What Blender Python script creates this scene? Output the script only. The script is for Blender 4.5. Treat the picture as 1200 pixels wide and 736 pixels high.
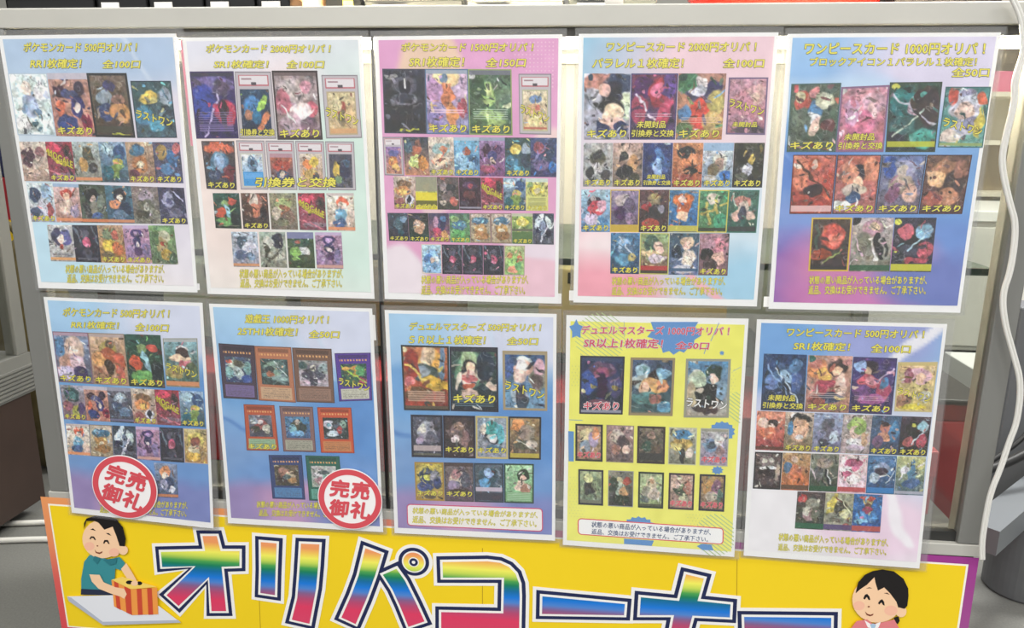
import bpy, bmesh, math, random
import numpy as np
from mathutils import Matrix, Vector

for o in list(bpy.data.objects):
    bpy.data.objects.remove(o, do_unlink=True)
SC = bpy.context.scene
COL = SC.collection

# ------------------------------------------------------------------ camera
CAMERA_POSITION=(0.13419,-0.85995,0.83227)
CAMERA_AXES=[(0.995055, 0.09887, 0.009537), (-0.094011, 0.968427, -0.230893), (-0.032065, 0.228854, 0.972932)]
CAMERA_LENS=26.1507
cam_d = bpy.data.cameras.new('camera')
cam_d.sensor_width = 36.0
cam_d.lens = CAMERA_LENS
cam_d.clip_start = 0.01
cam = bpy.data.objects.new('camera', cam_d)
COL.objects.link(cam)
_r, _f, _u = [Vector(a) for a in CAMERA_AXES]
cam.matrix_world = Matrix(((_r.x, _u.x, -_f.x, CAMERA_POSITION[0]), (_r.y, _u.y, -_f.y, CAMERA_POSITION[1]),
                           (_r.z, _u.z, -_f.z, CAMERA_POSITION[2]), (0, 0, 0, 1)))
SC.camera = cam

# ------------------------------------------------------------------ world, shop lights, exposure
W = bpy.data.worlds.new('shop_ambient')
SC.world = W
W.use_nodes = True
W.node_tree.nodes['Background'].inputs[0].default_value = (0.98, 0.99, 1.0, 1)
W.node_tree.nodes['Background'].inputs[1].default_value = 0.52
SC.view_settings.view_transform = 'Standard'
SC.view_settings.look = 'None'
SC.view_settings.exposure = 0.0
SC.view_settings.gamma = 1.0
SC.view_settings.use_curve_mapping = False

def ceiling_light(x, y, power, sx=0.35, sy=1.25, rz=0):
    l = bpy.data.lights.new('ceiling_light', 'AREA')
    l.shape = 'RECTANGLE'; l.size = sx; l.size_y = sy; l.energy = power * 1.0; l.color = (1.0, 0.985, 0.95)
    o = bpy.data.objects.new('ceiling_light', l)
    COL.objects.link(o)
    o.location = (x, y, 2.6); o.rotation_euler = (0, 0, rz)
for lx, ly, lp in ((-1.5, -1.6, 34), (0.2, -1.6, 34), (1.9, -1.6, 34), (-0.9, 1.6, 24), (1.3, 1.1, 105), (-1.0, -3.6, 50), (1.4, -3.6, 50)):
    ceiling_light(lx, ly, lp, rz=math.pi / 2)

# ------------------------------------------------------------------ helpers
def lin(c):
    return c / 12.92 if c <= 0.04045 else ((c + 0.055) / 1.055) ** 2.4
def rgb(h):
    if len(h) == 3:
        h = ''.join(c * 2 for c in h)
    return tuple(int(h[i:i + 2], 16) / 255 for i in (0, 2, 4))
def lrgb(h):
    return tuple(lin(c) for c in rgb(h)) + (1.0,)
MATS = {}
def mat(name, col='888888', rough=0.5, metal=0.0, emit=0.0, noise=0.0, scale=40.0, spec=0.5):
    if name in MATS:
        return MATS[name]
    m = bpy.data.materials.new(name)
    m.use_nodes = True
    nt = m.node_tree
    b = nt.nodes['Principled BSDF']
    b.inputs['Base Color'].default_value = lrgb(col)
    b.inputs['Roughness'].default_value = rough
    b.inputs['Metallic'].default_value = metal
    b.inputs['Specular IOR Level'].default_value = spec
    if emit:
        b.inputs['Emission Color'].default_value = lrgb(col)
        b.inputs['Emission Strength'].default_value = emit
    if noise:
        tc = nt.nodes.new('ShaderNodeTexCoord'); n = nt.nodes.new('ShaderNodeTexNoise')
        n.inputs['Scale'].default_value = scale; n.inputs['Detail'].default_value = 6
        r = nt.nodes.new('ShaderNodeValToRGB')
        c = lrgb(col)
        r.color_ramp.elements[0].color = tuple(v * (1 - noise) for v in c[:3]) + (1,)
        r.color_ramp.elements[1].color = tuple(min(1, v * (1 + noise)) for v in c[:3]) + (1,)
        r.color_ramp.elements[0].position = 0.3; r.color_ramp.elements[1].position = 0.7
        nt.links.new(tc.outputs['Object'], n.inputs['Vector'])
        nt.links.new(n.outputs['Fac'], r.inputs['Fac'])
        nt.links.new(r.outputs['Color'], b.inputs['Base Color'])
    MATS[name] = m
    return m
def attr_mat(name, rough=0.5):
    m = bpy.data.materials.new(name); m.use_nodes = True
    nt = m.node_tree
    a = nt.nodes.new('ShaderNodeAttribute'); a.attribute_name = 'Col'
    nt.links.new(a.outputs['Color'], nt.nodes['Principled BSDF'].inputs['Base Color'])
    nt.nodes['Principled BSDF'].inputs['Roughness'].default_value = rough
    nt.nodes['Principled BSDF'].inputs['Specular IOR Level'].default_value = 0.3
    MATS[name] = m
    return m
def clear_mat(name, tint, gloss, diffuse, dcol='e8e8e8', rough=0.05, bump=0.0):
    m = bpy.data.materials.new(name); m.use_nodes = True
    nt = m.node_tree; nt.nodes.clear()
    out = nt.nodes.new('ShaderNodeOutputMaterial')
    t = nt.nodes.new('ShaderNodeBsdfTransparent'); t.inputs[0].default_value = lrgb(tint)
    g = nt.nodes.new('ShaderNodeBsdfGlossy'); g.inputs['Roughness'].default_value = rough
    d = nt.nodes.new('ShaderNodeBsdfDiffuse'); d.inputs[0].default_value = lrgb(dcol)
    m1 = nt.nodes.new('ShaderNodeMixShader'); m1.inputs[0].default_value = diffuse
    m2 = nt.nodes.new('ShaderNodeMixShader')
    # Schlick reflectance of a thin clear film, the same from both sides
    ge = nt.nodes.new('ShaderNodeNewGeometry'); dt = nt.nodes.new('ShaderNodeVectorMath'); dt.operation = 'DOT_PRODUCT'
    nt.links.new(ge.outputs['Incoming'], dt.inputs[0]); nt.links.new(ge.outputs['Normal'], dt.inputs[1])
    def mth(op, a, b=None):
        n = nt.nodes.new('ShaderNodeMath'); n.operation = op
        for i, v in enumerate((a, b)):
            if v is None: continue
            if isinstance(v, (int, float)): n.inputs[i].default_value = v
            else: nt.links.new(v, n.inputs[i])
        return n.outputs[0]
    k5 = mth('POWER', mth('SUBTRACT', 1.0, mth('ABSOLUTE', dt.outputs['Value'])), 5.0)
    nt.links.new(mth('MULTIPLY', mth('ADD', mth('MULTIPLY', k5, 0.95), 0.05), gloss), m2.inputs[0])
    nt.links.new(t.outputs[0], m1.inputs[1]); nt.links.new(d.outputs[0], m1.inputs[2])
    nt.links.new(m1.outputs[0], m2.inputs[1]); nt.links.new(g.outputs[0], m2.inputs[2])
    if bump:
        tc = nt.nodes.new('ShaderNodeTexCoord'); n = nt.nodes.new('ShaderNodeTexNoise')
        n.inputs['Scale'].default_value = 14; n.inputs['Detail'].default_value = 2
        bp = nt.nodes.new('ShaderNodeBump'); bp.inputs['Strength'].default_value = bump; bp.inputs['Distance'].default_value = 0.01
        nt.links.new(tc.outputs['Object'], n.inputs['Vector']); nt.links.new(n.outputs['Fac'], bp.inputs['Height'])
        nt.links.new(bp.outputs[0], g.inputs['Normal'])
    nt.links.new(m2.outputs[0], out.inputs[0])
    MATS[name] = m
    return m
M_INK = attr_mat('printed_ink', 0.5)
M_GLASS = clear_mat('clear_glass', 'f6f7f5', 1.0, 0.0)
M_SLEEVE = clear_mat('clear_plastic_sleeve', 'fafafa', 1.0, 0.05, 'f0f0f0', 0.12, 0.25)
M_SLEEVE_EDGE = clear_mat('sleeve_back', 'f4f4f4', 0.8, 0.12, 'e4e4e4', 0.15, 0.2)

def link(name, me, m, parent=None):
    if m is not None:
        for k in (m if isinstance(m, (list, tuple)) else [m]):
            me.materials.append(k)
    o = bpy.data.objects.new(name, me)
    COL.objects.link(o)
    if parent is not None:
        o.parent = parent
    return o
def mesh(name, verts, faces, m, parent=None, idx=None):
    me = bpy.data.meshes.new(name)
    me.from_pydata([tuple(v) for v in verts], [], faces)
    if idx is not None:
        me.polygons.foreach_set('material_index', idx)
    me.update()
    return link(name, me, m, parent)
def bm_obj(name, bm, m, parent=None, smooth=False):
    me = bpy.data.meshes.new(name)
    bm.normal_update()
    bm.to_mesh(me); bm.free()
    if smooth:
        me.polygons.foreach_set('use_smooth', [True] * len(me.polygons))
    return link(name, me, m, parent)
def add_box(bm, x0, x1, y0, y1, z0, z1, bev=0.0):
    r = bmesh.ops.create_cube(bm, size=1.0, matrix=Matrix.Translation(((x0 + x1) / 2, (y0 + y1) / 2, (z0 + z1) / 2)) @ Matrix.Diagonal((x1 - x0, y1 - y0, z1 - z0, 1)))
    if bev:
        es = set(e for v in r['verts'] for e in v.link_edges)
        bmesh.ops.bevel(bm, geom=list(es), offset=bev, segments=2, affect='EDGES', profile=0.5)
def box(name, x0, x1, y0, y1, z0, z1, m, parent=None, bev=0.0):
    bm = bmesh.new(); add_box(bm, x0, x1, y0, y1, z0, z1, bev)
    return bm_obj(name, bm, m, parent)
def tube(name, pts, r, m, parent=None, seg=10, flat=1.0):
    cu = bpy.data.curves.new(name, 'CURVE'); cu.dimensions = '3D'
    sp = cu.splines.new('NURBS'); sp.points.add(len(pts) - 1)
    for p, q in zip(sp.points, pts):
        p.co = (*q, 1)
    sp.use_endpoint_u = True; sp.order_u = 3
    cu.bevel_depth = r; cu.bevel_resolution = 3; cu.resolution_u = 8; cu.use_fill_caps = True
    tmp = bpy.data.objects.new(name, cu)
    COL.objects.link(tmp)
    me = bpy.data.meshes.new_from_object(tmp.evaluated_get(bpy.context.evaluated_depsgraph_get()))
    bpy.data.objects.remove(tmp); bpy.data.curves.remove(cu)
    me.name = name
    return link(name, me, m, parent)
def cyl(name, c, r0, r1, h, m, parent=None, seg=40, axis='Z'):
    bm = bmesh.new()
    mt = Matrix.Translation((c[0], c[1], c[2] + h / 2))
    bmesh.ops.create_cone(bm, cap_ends=True, segments=seg, radius1=r0, radius2=r1, depth=h, matrix=mt)
    bmesh.ops.bevel(bm, geom=[e for e in bm.edges if abs(e.verts[0].co.z - e.verts[1].co.z) < 1e-6], offset=min(r0, r1) * 0.08, segments=2, affect='EDGES')
    return bm_obj(name, bm, m, parent, smooth=False)
def thing(name, label, cat, loc=(0, 0, 0), group=None):
    o = bpy.data.objects.new(name, None); COL.objects.link(o)
    o.location = loc; o.empty_display_size = 0.05
    return tag(o, label, cat, group)
def tag(o, label, cat, group=None):
    o['label'] = label; o['category'] = cat
    if group:
        o['group'] = group
    return o
def structure(o):
    o['kind'] = 'structure'
    return o
def rehome(o):
    """keep a child's geometry where it stands although its parent sits at its own base"""
    o.matrix_parent_inverse = Matrix.Translation(-Vector(o.parent.location))
    return o

# ------------------------------------------------------------------ the room
def carpet():
    m = bpy.data.materials.new('grey_carpet_tile'); m.use_nodes = True
    nt = m.node_tree; b = nt.nodes['Principled BSDF']; b.inputs['Roughness'].default_value = 0.95
    b.inputs['Specular IOR Level'].default_value = 0.1
    tc = nt.nodes.new('ShaderNodeTexCoord'); mp = nt.nodes.new('ShaderNodeMapping')
    mp.inputs['Location'].default_value = (0.4, 0.185, 0); mp.inputs['Scale'].default_value = (1, 1, 1)
    ck = nt.nodes.new('ShaderNodeTexChecker'); ck.inputs['Scale'].default_value = 1.0
    ck.inputs['Color1'].default_value = lrgb('767672'); ck.inputs['Color2'].default_value = lrgb('4c4c4e')
    n = nt.nodes.new('ShaderNodeTexNoise'); n.inputs['Scale'].default_value = 260; n.inputs['Detail'].default_value = 4
    mx = nt.nodes.new('ShaderNodeMix'); mx.data_type = 'RGBA'; mx.blend_type = 'MULTIPLY'; mx.inputs['Factor'].default_value = 0.6
    nt.links.new(tc.outputs['Object'], mp.inputs[0]); nt.links.new(mp.outputs[0], ck.inputs[0])
    nt.links.new(tc.outputs['Object'], n.inputs[0])
    r = nt.nodes.new('ShaderNodeValToRGB'); r.color_ramp.elements[0].color = (0.55, 0.55, 0.55, 1); r.color_ramp.elements[1].color = (1.3, 1.3, 1.3, 1)
    nt.links.new(n.outputs['Fac'], r.inputs[0])
    nt.links.new(ck.outputs['Color'], mx.inputs['A']); nt.links.new(r.outputs[0], mx.inputs['B'])
    nt.links.new(mx.outputs['Result'], b.inputs['Base Color'])
    return m
structure(mesh('floor', [(-6, -6, 0), (7, -6, 0), (7, 5, 0), (-6, 5, 0)], [(0, 1, 2, 3)], carpet()))
structure(box('wall_back', -6, 7, 4.6, 4.75, 0, 2.8, mat('painted_wall', 'c4c2b8', 0.8, noise=0.04, scale=3)))

# ------------------------------------------------------------------ painter for printed pictures
def _noise(rs, nx, ny, X, Y):
    g = rs.rand(ny + 2, nx + 2)
    x = np.clip(X, 0, 0.9999) * nx; y = np.clip(Y, 0, 0.9999) * ny
    i = x.astype(int); j = y.astype(int); fx = x - i; fy = y - j
    fx = fx * fx * (3 - 2 * fx); fy = fy * fy * (3 - 2 * fy)
    return (g[j, i] * (1 - fx) * (1 - fy) + g[j, i + 1] * fx * (1 - fy) + g[j + 1, i] * (1 - fx) * fy + g[j + 1, i + 1] * fx * fy) - 0.5
def _mix(A, m, c):
    A += (np.array(c) - A) * m[..., None]
def _art(rs, rec, X, Y, warp, detail, soft):
    tok = rec.split()
    wx = X + warp * (_noise(rs, 5, 7, X, Y) + 0.6 * _noise(rs, 10, 14, X, Y))
    wy = Y + warp * 0.7 * (_noise(rs, 5, 7, X, Y) + 0.6 * _noise(rs, 10, 14, X, Y))
    c0, c1 = [np.array(rgb(t)) for t in tok[0].split('-')]
    A = c0[None, None, :] + (c1 - c0)[None, None, :] * np.clip(wy, 0, 1)[..., None]
    late = []
    for t in tok[1:]:
        k = t[0]; a = t[1:].split(',')
        if k == 'e':
            cx, cy, rx, ry = [float(v) / 100 for v in a[:4]]
            dx = wx - cx; dy = (wy - cy)
            if len(a) > 5:
                th = math.radians(float(a[5])); dx, dy = dx * math.cos(th) + dy * math.sin(th) * 1.4, -dx * math.sin(th) / 1.4 + dy * math.cos(th)
            r = np.sqrt((dx / rx) ** 2 + (dy / ry) ** 2)
            _mix(A, np.clip((1 + soft - r) / (2 * soft), 0, 1), rgb(a[4]))
        elif k == 'l':
            x0, y0, x1, y1 = [float(v) / 100 for v in a[:4]]; w = float(a[4]) / 100
            ux, uy = x1 - x0, (y1 - y0) * 1.4; L = ux * ux + uy * uy + 1e-9
            px, py = wx - x0, (wy - y0) * 1.4
            s = np.clip((px * ux + py * uy) / L, 0, 1)
            d = np.hypot(px - s * ux, py - s * uy)
            _mix(A, np.clip((w * 0.5 + 0.012 - d) / 0.02, 0, 1), rgb(a[5]))
        else:
            late.append((k, a))
    if detail:
        # busy small strokes in the picture's own colours
        pal = [np.array(rgb(t[1:].split(',')[4])) for t in tok[1:] if t[0] == 'e'] + [c0, c1]
        for k in range(22):
            cx, cy, th = rs.rand(), rs.rand(), rs.rand() * 3.14
            rx, ry = 0.02 + 0.07 * rs.rand() ** 2, 0.012 + 0.03 * rs.rand()
            dx = wx - cx; dy = (wy - cy) * 1.4
            dx, dy = dx * math.cos(th) + dy * math.sin(th), -dx * math.sin(th) + dy * math.cos(th)
            r = np.sqrt((dx / (rx * 1.6)) ** 2 + (dy / ry) ** 2)
            c = np.clip(pal[rs.randint(len(pal))] * rs.choice((0.35, 0.6, 1.0, 1.3)) + rs.choice((0, 0, 0.12)), 0, 1)
            _mix(A, np.clip((1.15 - r) / 0.3, 0, 1) * 0.8, c)
        n1 = _noise(rs, 8, 11, X, Y); n2 = _noise(rs, 18, 25, X, Y)
        A *= (1 + detail * (0.6 * n1 + 0.5 * n2 + 0.3 * _noise(rs, 30, 42, X, Y)))[..., None]
        A[..., 0] += detail * 0.12 * _noise(rs, 9, 12, X, Y); A[..., 2] += detail * 0.12 * _noise(rs, 9, 12, X, Y)
        fld = 2.6 * _noise(rs, 4, 5, X, Y) + 1.5 * _noise(rs, 8, 11, X, Y) + 0.6 * _noise(rs, 16, 22, X, Y)
        part = np.clip(_noise(rs, 5, 6, X, Y) * 5 + 0.45, 0, 1)
        ink = np.clip(1 - np.abs(np.sin(fld * 3.1)) / 0.30, 0, 1) * part
        A *= (1 - 0.75 * detail * ink)[..., None]
        hi = np.clip(1 - np.abs(np.sin(fld * 2.3 + 1.1)) / 0.22, 0, 1) * (1 - part)
        A += (1 - A) * (0.6 * detail * hi)[..., None]
        g = A @ np.array((.3, .55, .15))
        A += (g[..., None] - A) * 0.16
    for k, a in late:
        if k == 'b':
            y0 = float(a[0]) / 100; y1 = float(a[1]) / 100
            _mix(A, ((Y >= y0) & (Y <= y1)).astype(float) * 0.85, rgb(a[2]))
        elif k == 't':
            y0 = float(a[0]) / 100; y1 = float(a[1]) / 100
            row = np.sin((Y - y0) / 0.034 * 2 * math.pi) > 0.1
            w = rs.rand(60)[np.clip((X * 40).astype(int) + (Y * 29).astype(int) * 3, 0, 59)] > 0.25
            _mix(A, ((Y >= y0) & (Y <= y1) & row & w & (X > 0.1) & (X < 0.9)).astype(float) * 0.7, rgb(a[2]))
        elif k == 'f':
            w = float(a[0]) / 100
            _mix(A, ((X < w) | (X > 1 - w) | (Y < w * 0.72) | (Y > 1 - w * 0.72)).astype(float), rgb(a[1]))
    return A
def paint(rec, nx, ny, seed):
    rs = np.random.RandomState(seed)
    X, Y = np.meshgrid(np.linspace(0, 1, nx + 1), np.linspace(0, 1, ny + 1))
    if rec[0] == 'S':                                             # graded card inside a clear slab with its paper label
        A = _art(rs, rec.split('|')[1], np.clip((X - .1) / .8, 0, 1), np.clip((Y - .26) / .69, 0, 1), .08, .5, .12)
        _mix(A, ((X < .1) | (X > .9) | (Y < .26) | (Y > .95)).astype(float), rgb('c3bcc2'))
        _mix(A, ((X > .08) & (X < .92) & (Y > .05) & (Y < .21)).astype(float), rgb('c06a74'))
        _mix(A, ((X > .11) & (X < .89) & (Y > .065) & (Y < .195)).astype(float), rgb('e6e0e4'))
        _mix(A, ((np.abs(X - .5) < .07) & (np.abs(Y - .18) < .022)).astype(float), rgb('504850'))
        _mix(A, ((X > .16) & (X < .45) & (np.abs(Y - .11) < .012)).astype(float), rgb('a08088'))
        _mix(A, ((X < .025) | (X > .975) | (Y < .018) | (Y > .982)).astype(float), rgb('8c868c'))
        return A
    if rec[0] == 'Y':                                             # framed card: title bar, star row, square picture, text box
        head, art = rec[1:].split('|')
        fr, tb = head.split(',')
        A = _art(rs, art, np.clip((X - .13) / .74, 0, 1), np.clip((Y - .22) / .5, 0, 1), .09, .6, .12)
        _mix(A, ((X < .13) | (X > .87) | (Y < .22) | (Y > .70)).astype(float), rgb(fr))
        fc = np.array(rgb(fr))
        _mix(A, ((X > .08) & (X < .92) & (Y > .04) & (Y < .11)).astype(float), tuple(fc * .75))
        st = (np.abs(Y - .15) < .018) & (X > .12) & (X < .9) & (np.sin(X * 75) > 0)
        _mix(A, st.astype(float), rgb('e8b070'))
        box_ = (X > .09) & (X < .91) & (Y > .745) & (Y < .955)
        _mix(A, box_.astype(float), rgb(tb))
        _mix(A, (box_ & (np.sin(Y * 190) > .2) & (X > .13) & (X < .86) & (rs.rand(*X.shape) > .4)).astype(float) * .45, rgb('443c3c'))
        _mix(A, ((X < .03) | (X > .97) | (Y < .02) | (Y > .98)).astype(float), tuple(fc * .7))
        return A
    return _art(rs, rec, X, Y, .09, .6, .10)

# ------------------------------------------------------------------ lettering
TXT = {}
def glyphs(s, bold=0.0, res=2):
    """flat outline of a line of lettering, normalised to its own bounding box"""
    key = (s, bold)
    if key in TXT:
        return TXT[key]
    cu = bpy.data.curves.new('lettering', 'FONT')
    cu.body = s; cu.size = 1.0; cu.resolution_u = res; cu.offset = bold; cu.fill_mode = 'FRONT'; cu.shear = 0.12
    tmp = bpy.data.objects.new('lettering', cu)
    COL.objects.link(tmp)
    dg = bpy.context.evaluated_depsgraph_get()
    me = bpy.data.meshes.new_from_object(tmp.evaluated_get(dg))
    n = len(me.vertices); co = np.zeros(n * 3); me.vertices.foreach_get('co', co); co = co.reshape(-1, 3)[:, :2]
    fs = [tuple(p.vertices) for p in me.polygons]
    bpy.data.objects.remove(tmp); bpy.data.curves.remove(cu); bpy.data.meshes.remove(me)
    TXT[key] = (co, fs)
    return TXT[key]
M_YEL = mat('yellow_print', 'f0e650', 0.5)
M_OLIVE = mat('olive_print', '7c7640', 0.5)
M_DARK = mat('dark_print', '4a4630', 0.5)
M_WHITE = mat('white_print', 'f4f4f4', 0.5)
M_RED = mat('red_print', 'd84058', 0.5)
M_NAVY = mat('navy_print', '2c4a78', 0.5)
M_PALEBLUE = mat('pale_blue_outline_print', 'd8d8f0', 0.5)

def lerp4(q, a, b):
    a = np.asarray(a)[..., None]; b = np.asarray(b)[..., None]
    q = np.asarray(q, float)
    return q[0] * (1 - a) * (1 - b) + q[1] * a * (1 - b) + q[2] * a * b + q[3] * (1 - a) * b

class Sheet:
    """a paper sheet in the case-front plane: u, v in mm (v down) -> place in the room; it bows a little off the glass"""
    def __init__(self, q, y, bow):
        self.q = np.array(q); self.y = y; self.bow = bow
        self.c = np.array((self.q[:, 0].mean(), y, self.q[2:, 1].min()))
    def at(self, uv, lift=0.0):
        uv = np.asarray(uv, float).reshape(-1, 2)
        a = uv[:, 0] / 210; b = uv[:, 1] / 297
        xz = lerp4(self.q, a, b)
        k = self.bow
        d = k[0] * np.clip(b, 0, 1) ** 3 + k[1] * np.sin(np.clip(a, 0, 1) * math.pi) * (1 - b) * 0.6 + k[2] * np.clip(a, 0, 1) * np.clip(b, 0, 1) ** 2
        return np.stack([xz[:, 0] - self.c[0], -d - lift, xz[:, 1] - self.c[2]], 1)
def grid_faces(nx, ny):
    i, j = np.meshgrid(np.arange(nx), np.arange(ny))
    k = (j * (nx + 1) + i).ravel()
    return np.stack([k, k + nx + 1, k + nx + 2, k + 1], 1)
def fast_mesh(name, V, F):
    me = bpy.data.meshes.new(name)
    me.vertices.add(len(V)); me.vertices.foreach_set('co', np.asarray(V, np.float32).ravel())
    me.loops.add(F.size); me.loops.foreach_set('vertex_index', F.ravel().astype(np.int32))
    me.polygons.add(len(F)); me.polygons.foreach_set('loop_start', np.arange(0, F.size, F.shape[1], dtype=np.int32))
    me.update(calc_edges=True); me.validate()
    return me
def s2l(A):
    A = np.clip(A, 0, 1)
    return np.where(A <= 0.04045, A / 12.92, ((A + 0.055) / 1.055) ** 2.4)
def printed(name, sheet, quad, A, lift, parent):
    """a printed picture lying on the sheet: colours A on a grid over a uv quad"""
    ny, nx = A.shape[0] - 1, A.shape[1] - 1
    a, b = np.meshgrid(np.linspace(0, 1, nx + 1), np.linspace(0, 1, ny + 1))
    V = sheet.at(lerp4(quad, a, b).reshape(-1, 2), lift)
    me = fast_mesh(name, V, grid_faces(nx, ny))
    at = me.color_attributes.new('Col', 'FLOAT_COLOR', 'POINT')
    c = np.ones((A.shape[0] * A.shape[1], 4), np.float32); c[:, :3] = s2l(A).reshape(-1, 3)
    at.data.foreach_set('color', c.ravel())
    return link(name, me, M_INK, parent)
def lettering(name, s, sheet, quad, lift, parent, fill, edge, bold=0.04, thin=0.012, res=2, turns=8):
    """a line of lettering pressed onto the sheet: strokes thickened by `thin`, with an outline `bold` wide behind"""
    co, fs = glyphs(s, 0.0, res)
    lo, hi = co.min(0), co.max(0)
    V = []; F = []; I = []
    for wd, n, mi, lf in ((bold if edge else 0, turns, 1, lift), (thin, 4, 0, lift + 0.00012)):
        if wd <= 0 and mi == 1:
            continue
        for k in range(n if wd > 0 else 1):
            t = (co + (wd * math.cos(2 * math.pi * k / n + .4), wd * math.sin(2 * math.pi * k / n + .4)) - lo) / (hi - lo)
            p = sheet.at(lerp4(quad, t[:, 0], 1 - t[:, 1]), lf + k * 2e-6)
            base = len(V)
            V.extend(p.tolist())
            for f in fs:
                F.append(tuple(base + i for i in f)); I.append(mi)
    return mesh(name, V, F, [fill] + ([edge] if edge else []), parent, I)
def patch(name, sheet, polys, lift, m, parent):
    V = []; F = []
    for p in polys:
        b = len(V); V.extend(sheet.at(p, lift).tolist()); F.append(tuple(range(b, b + len(p))))
    return mesh(name, V, F, m, parent)

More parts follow.
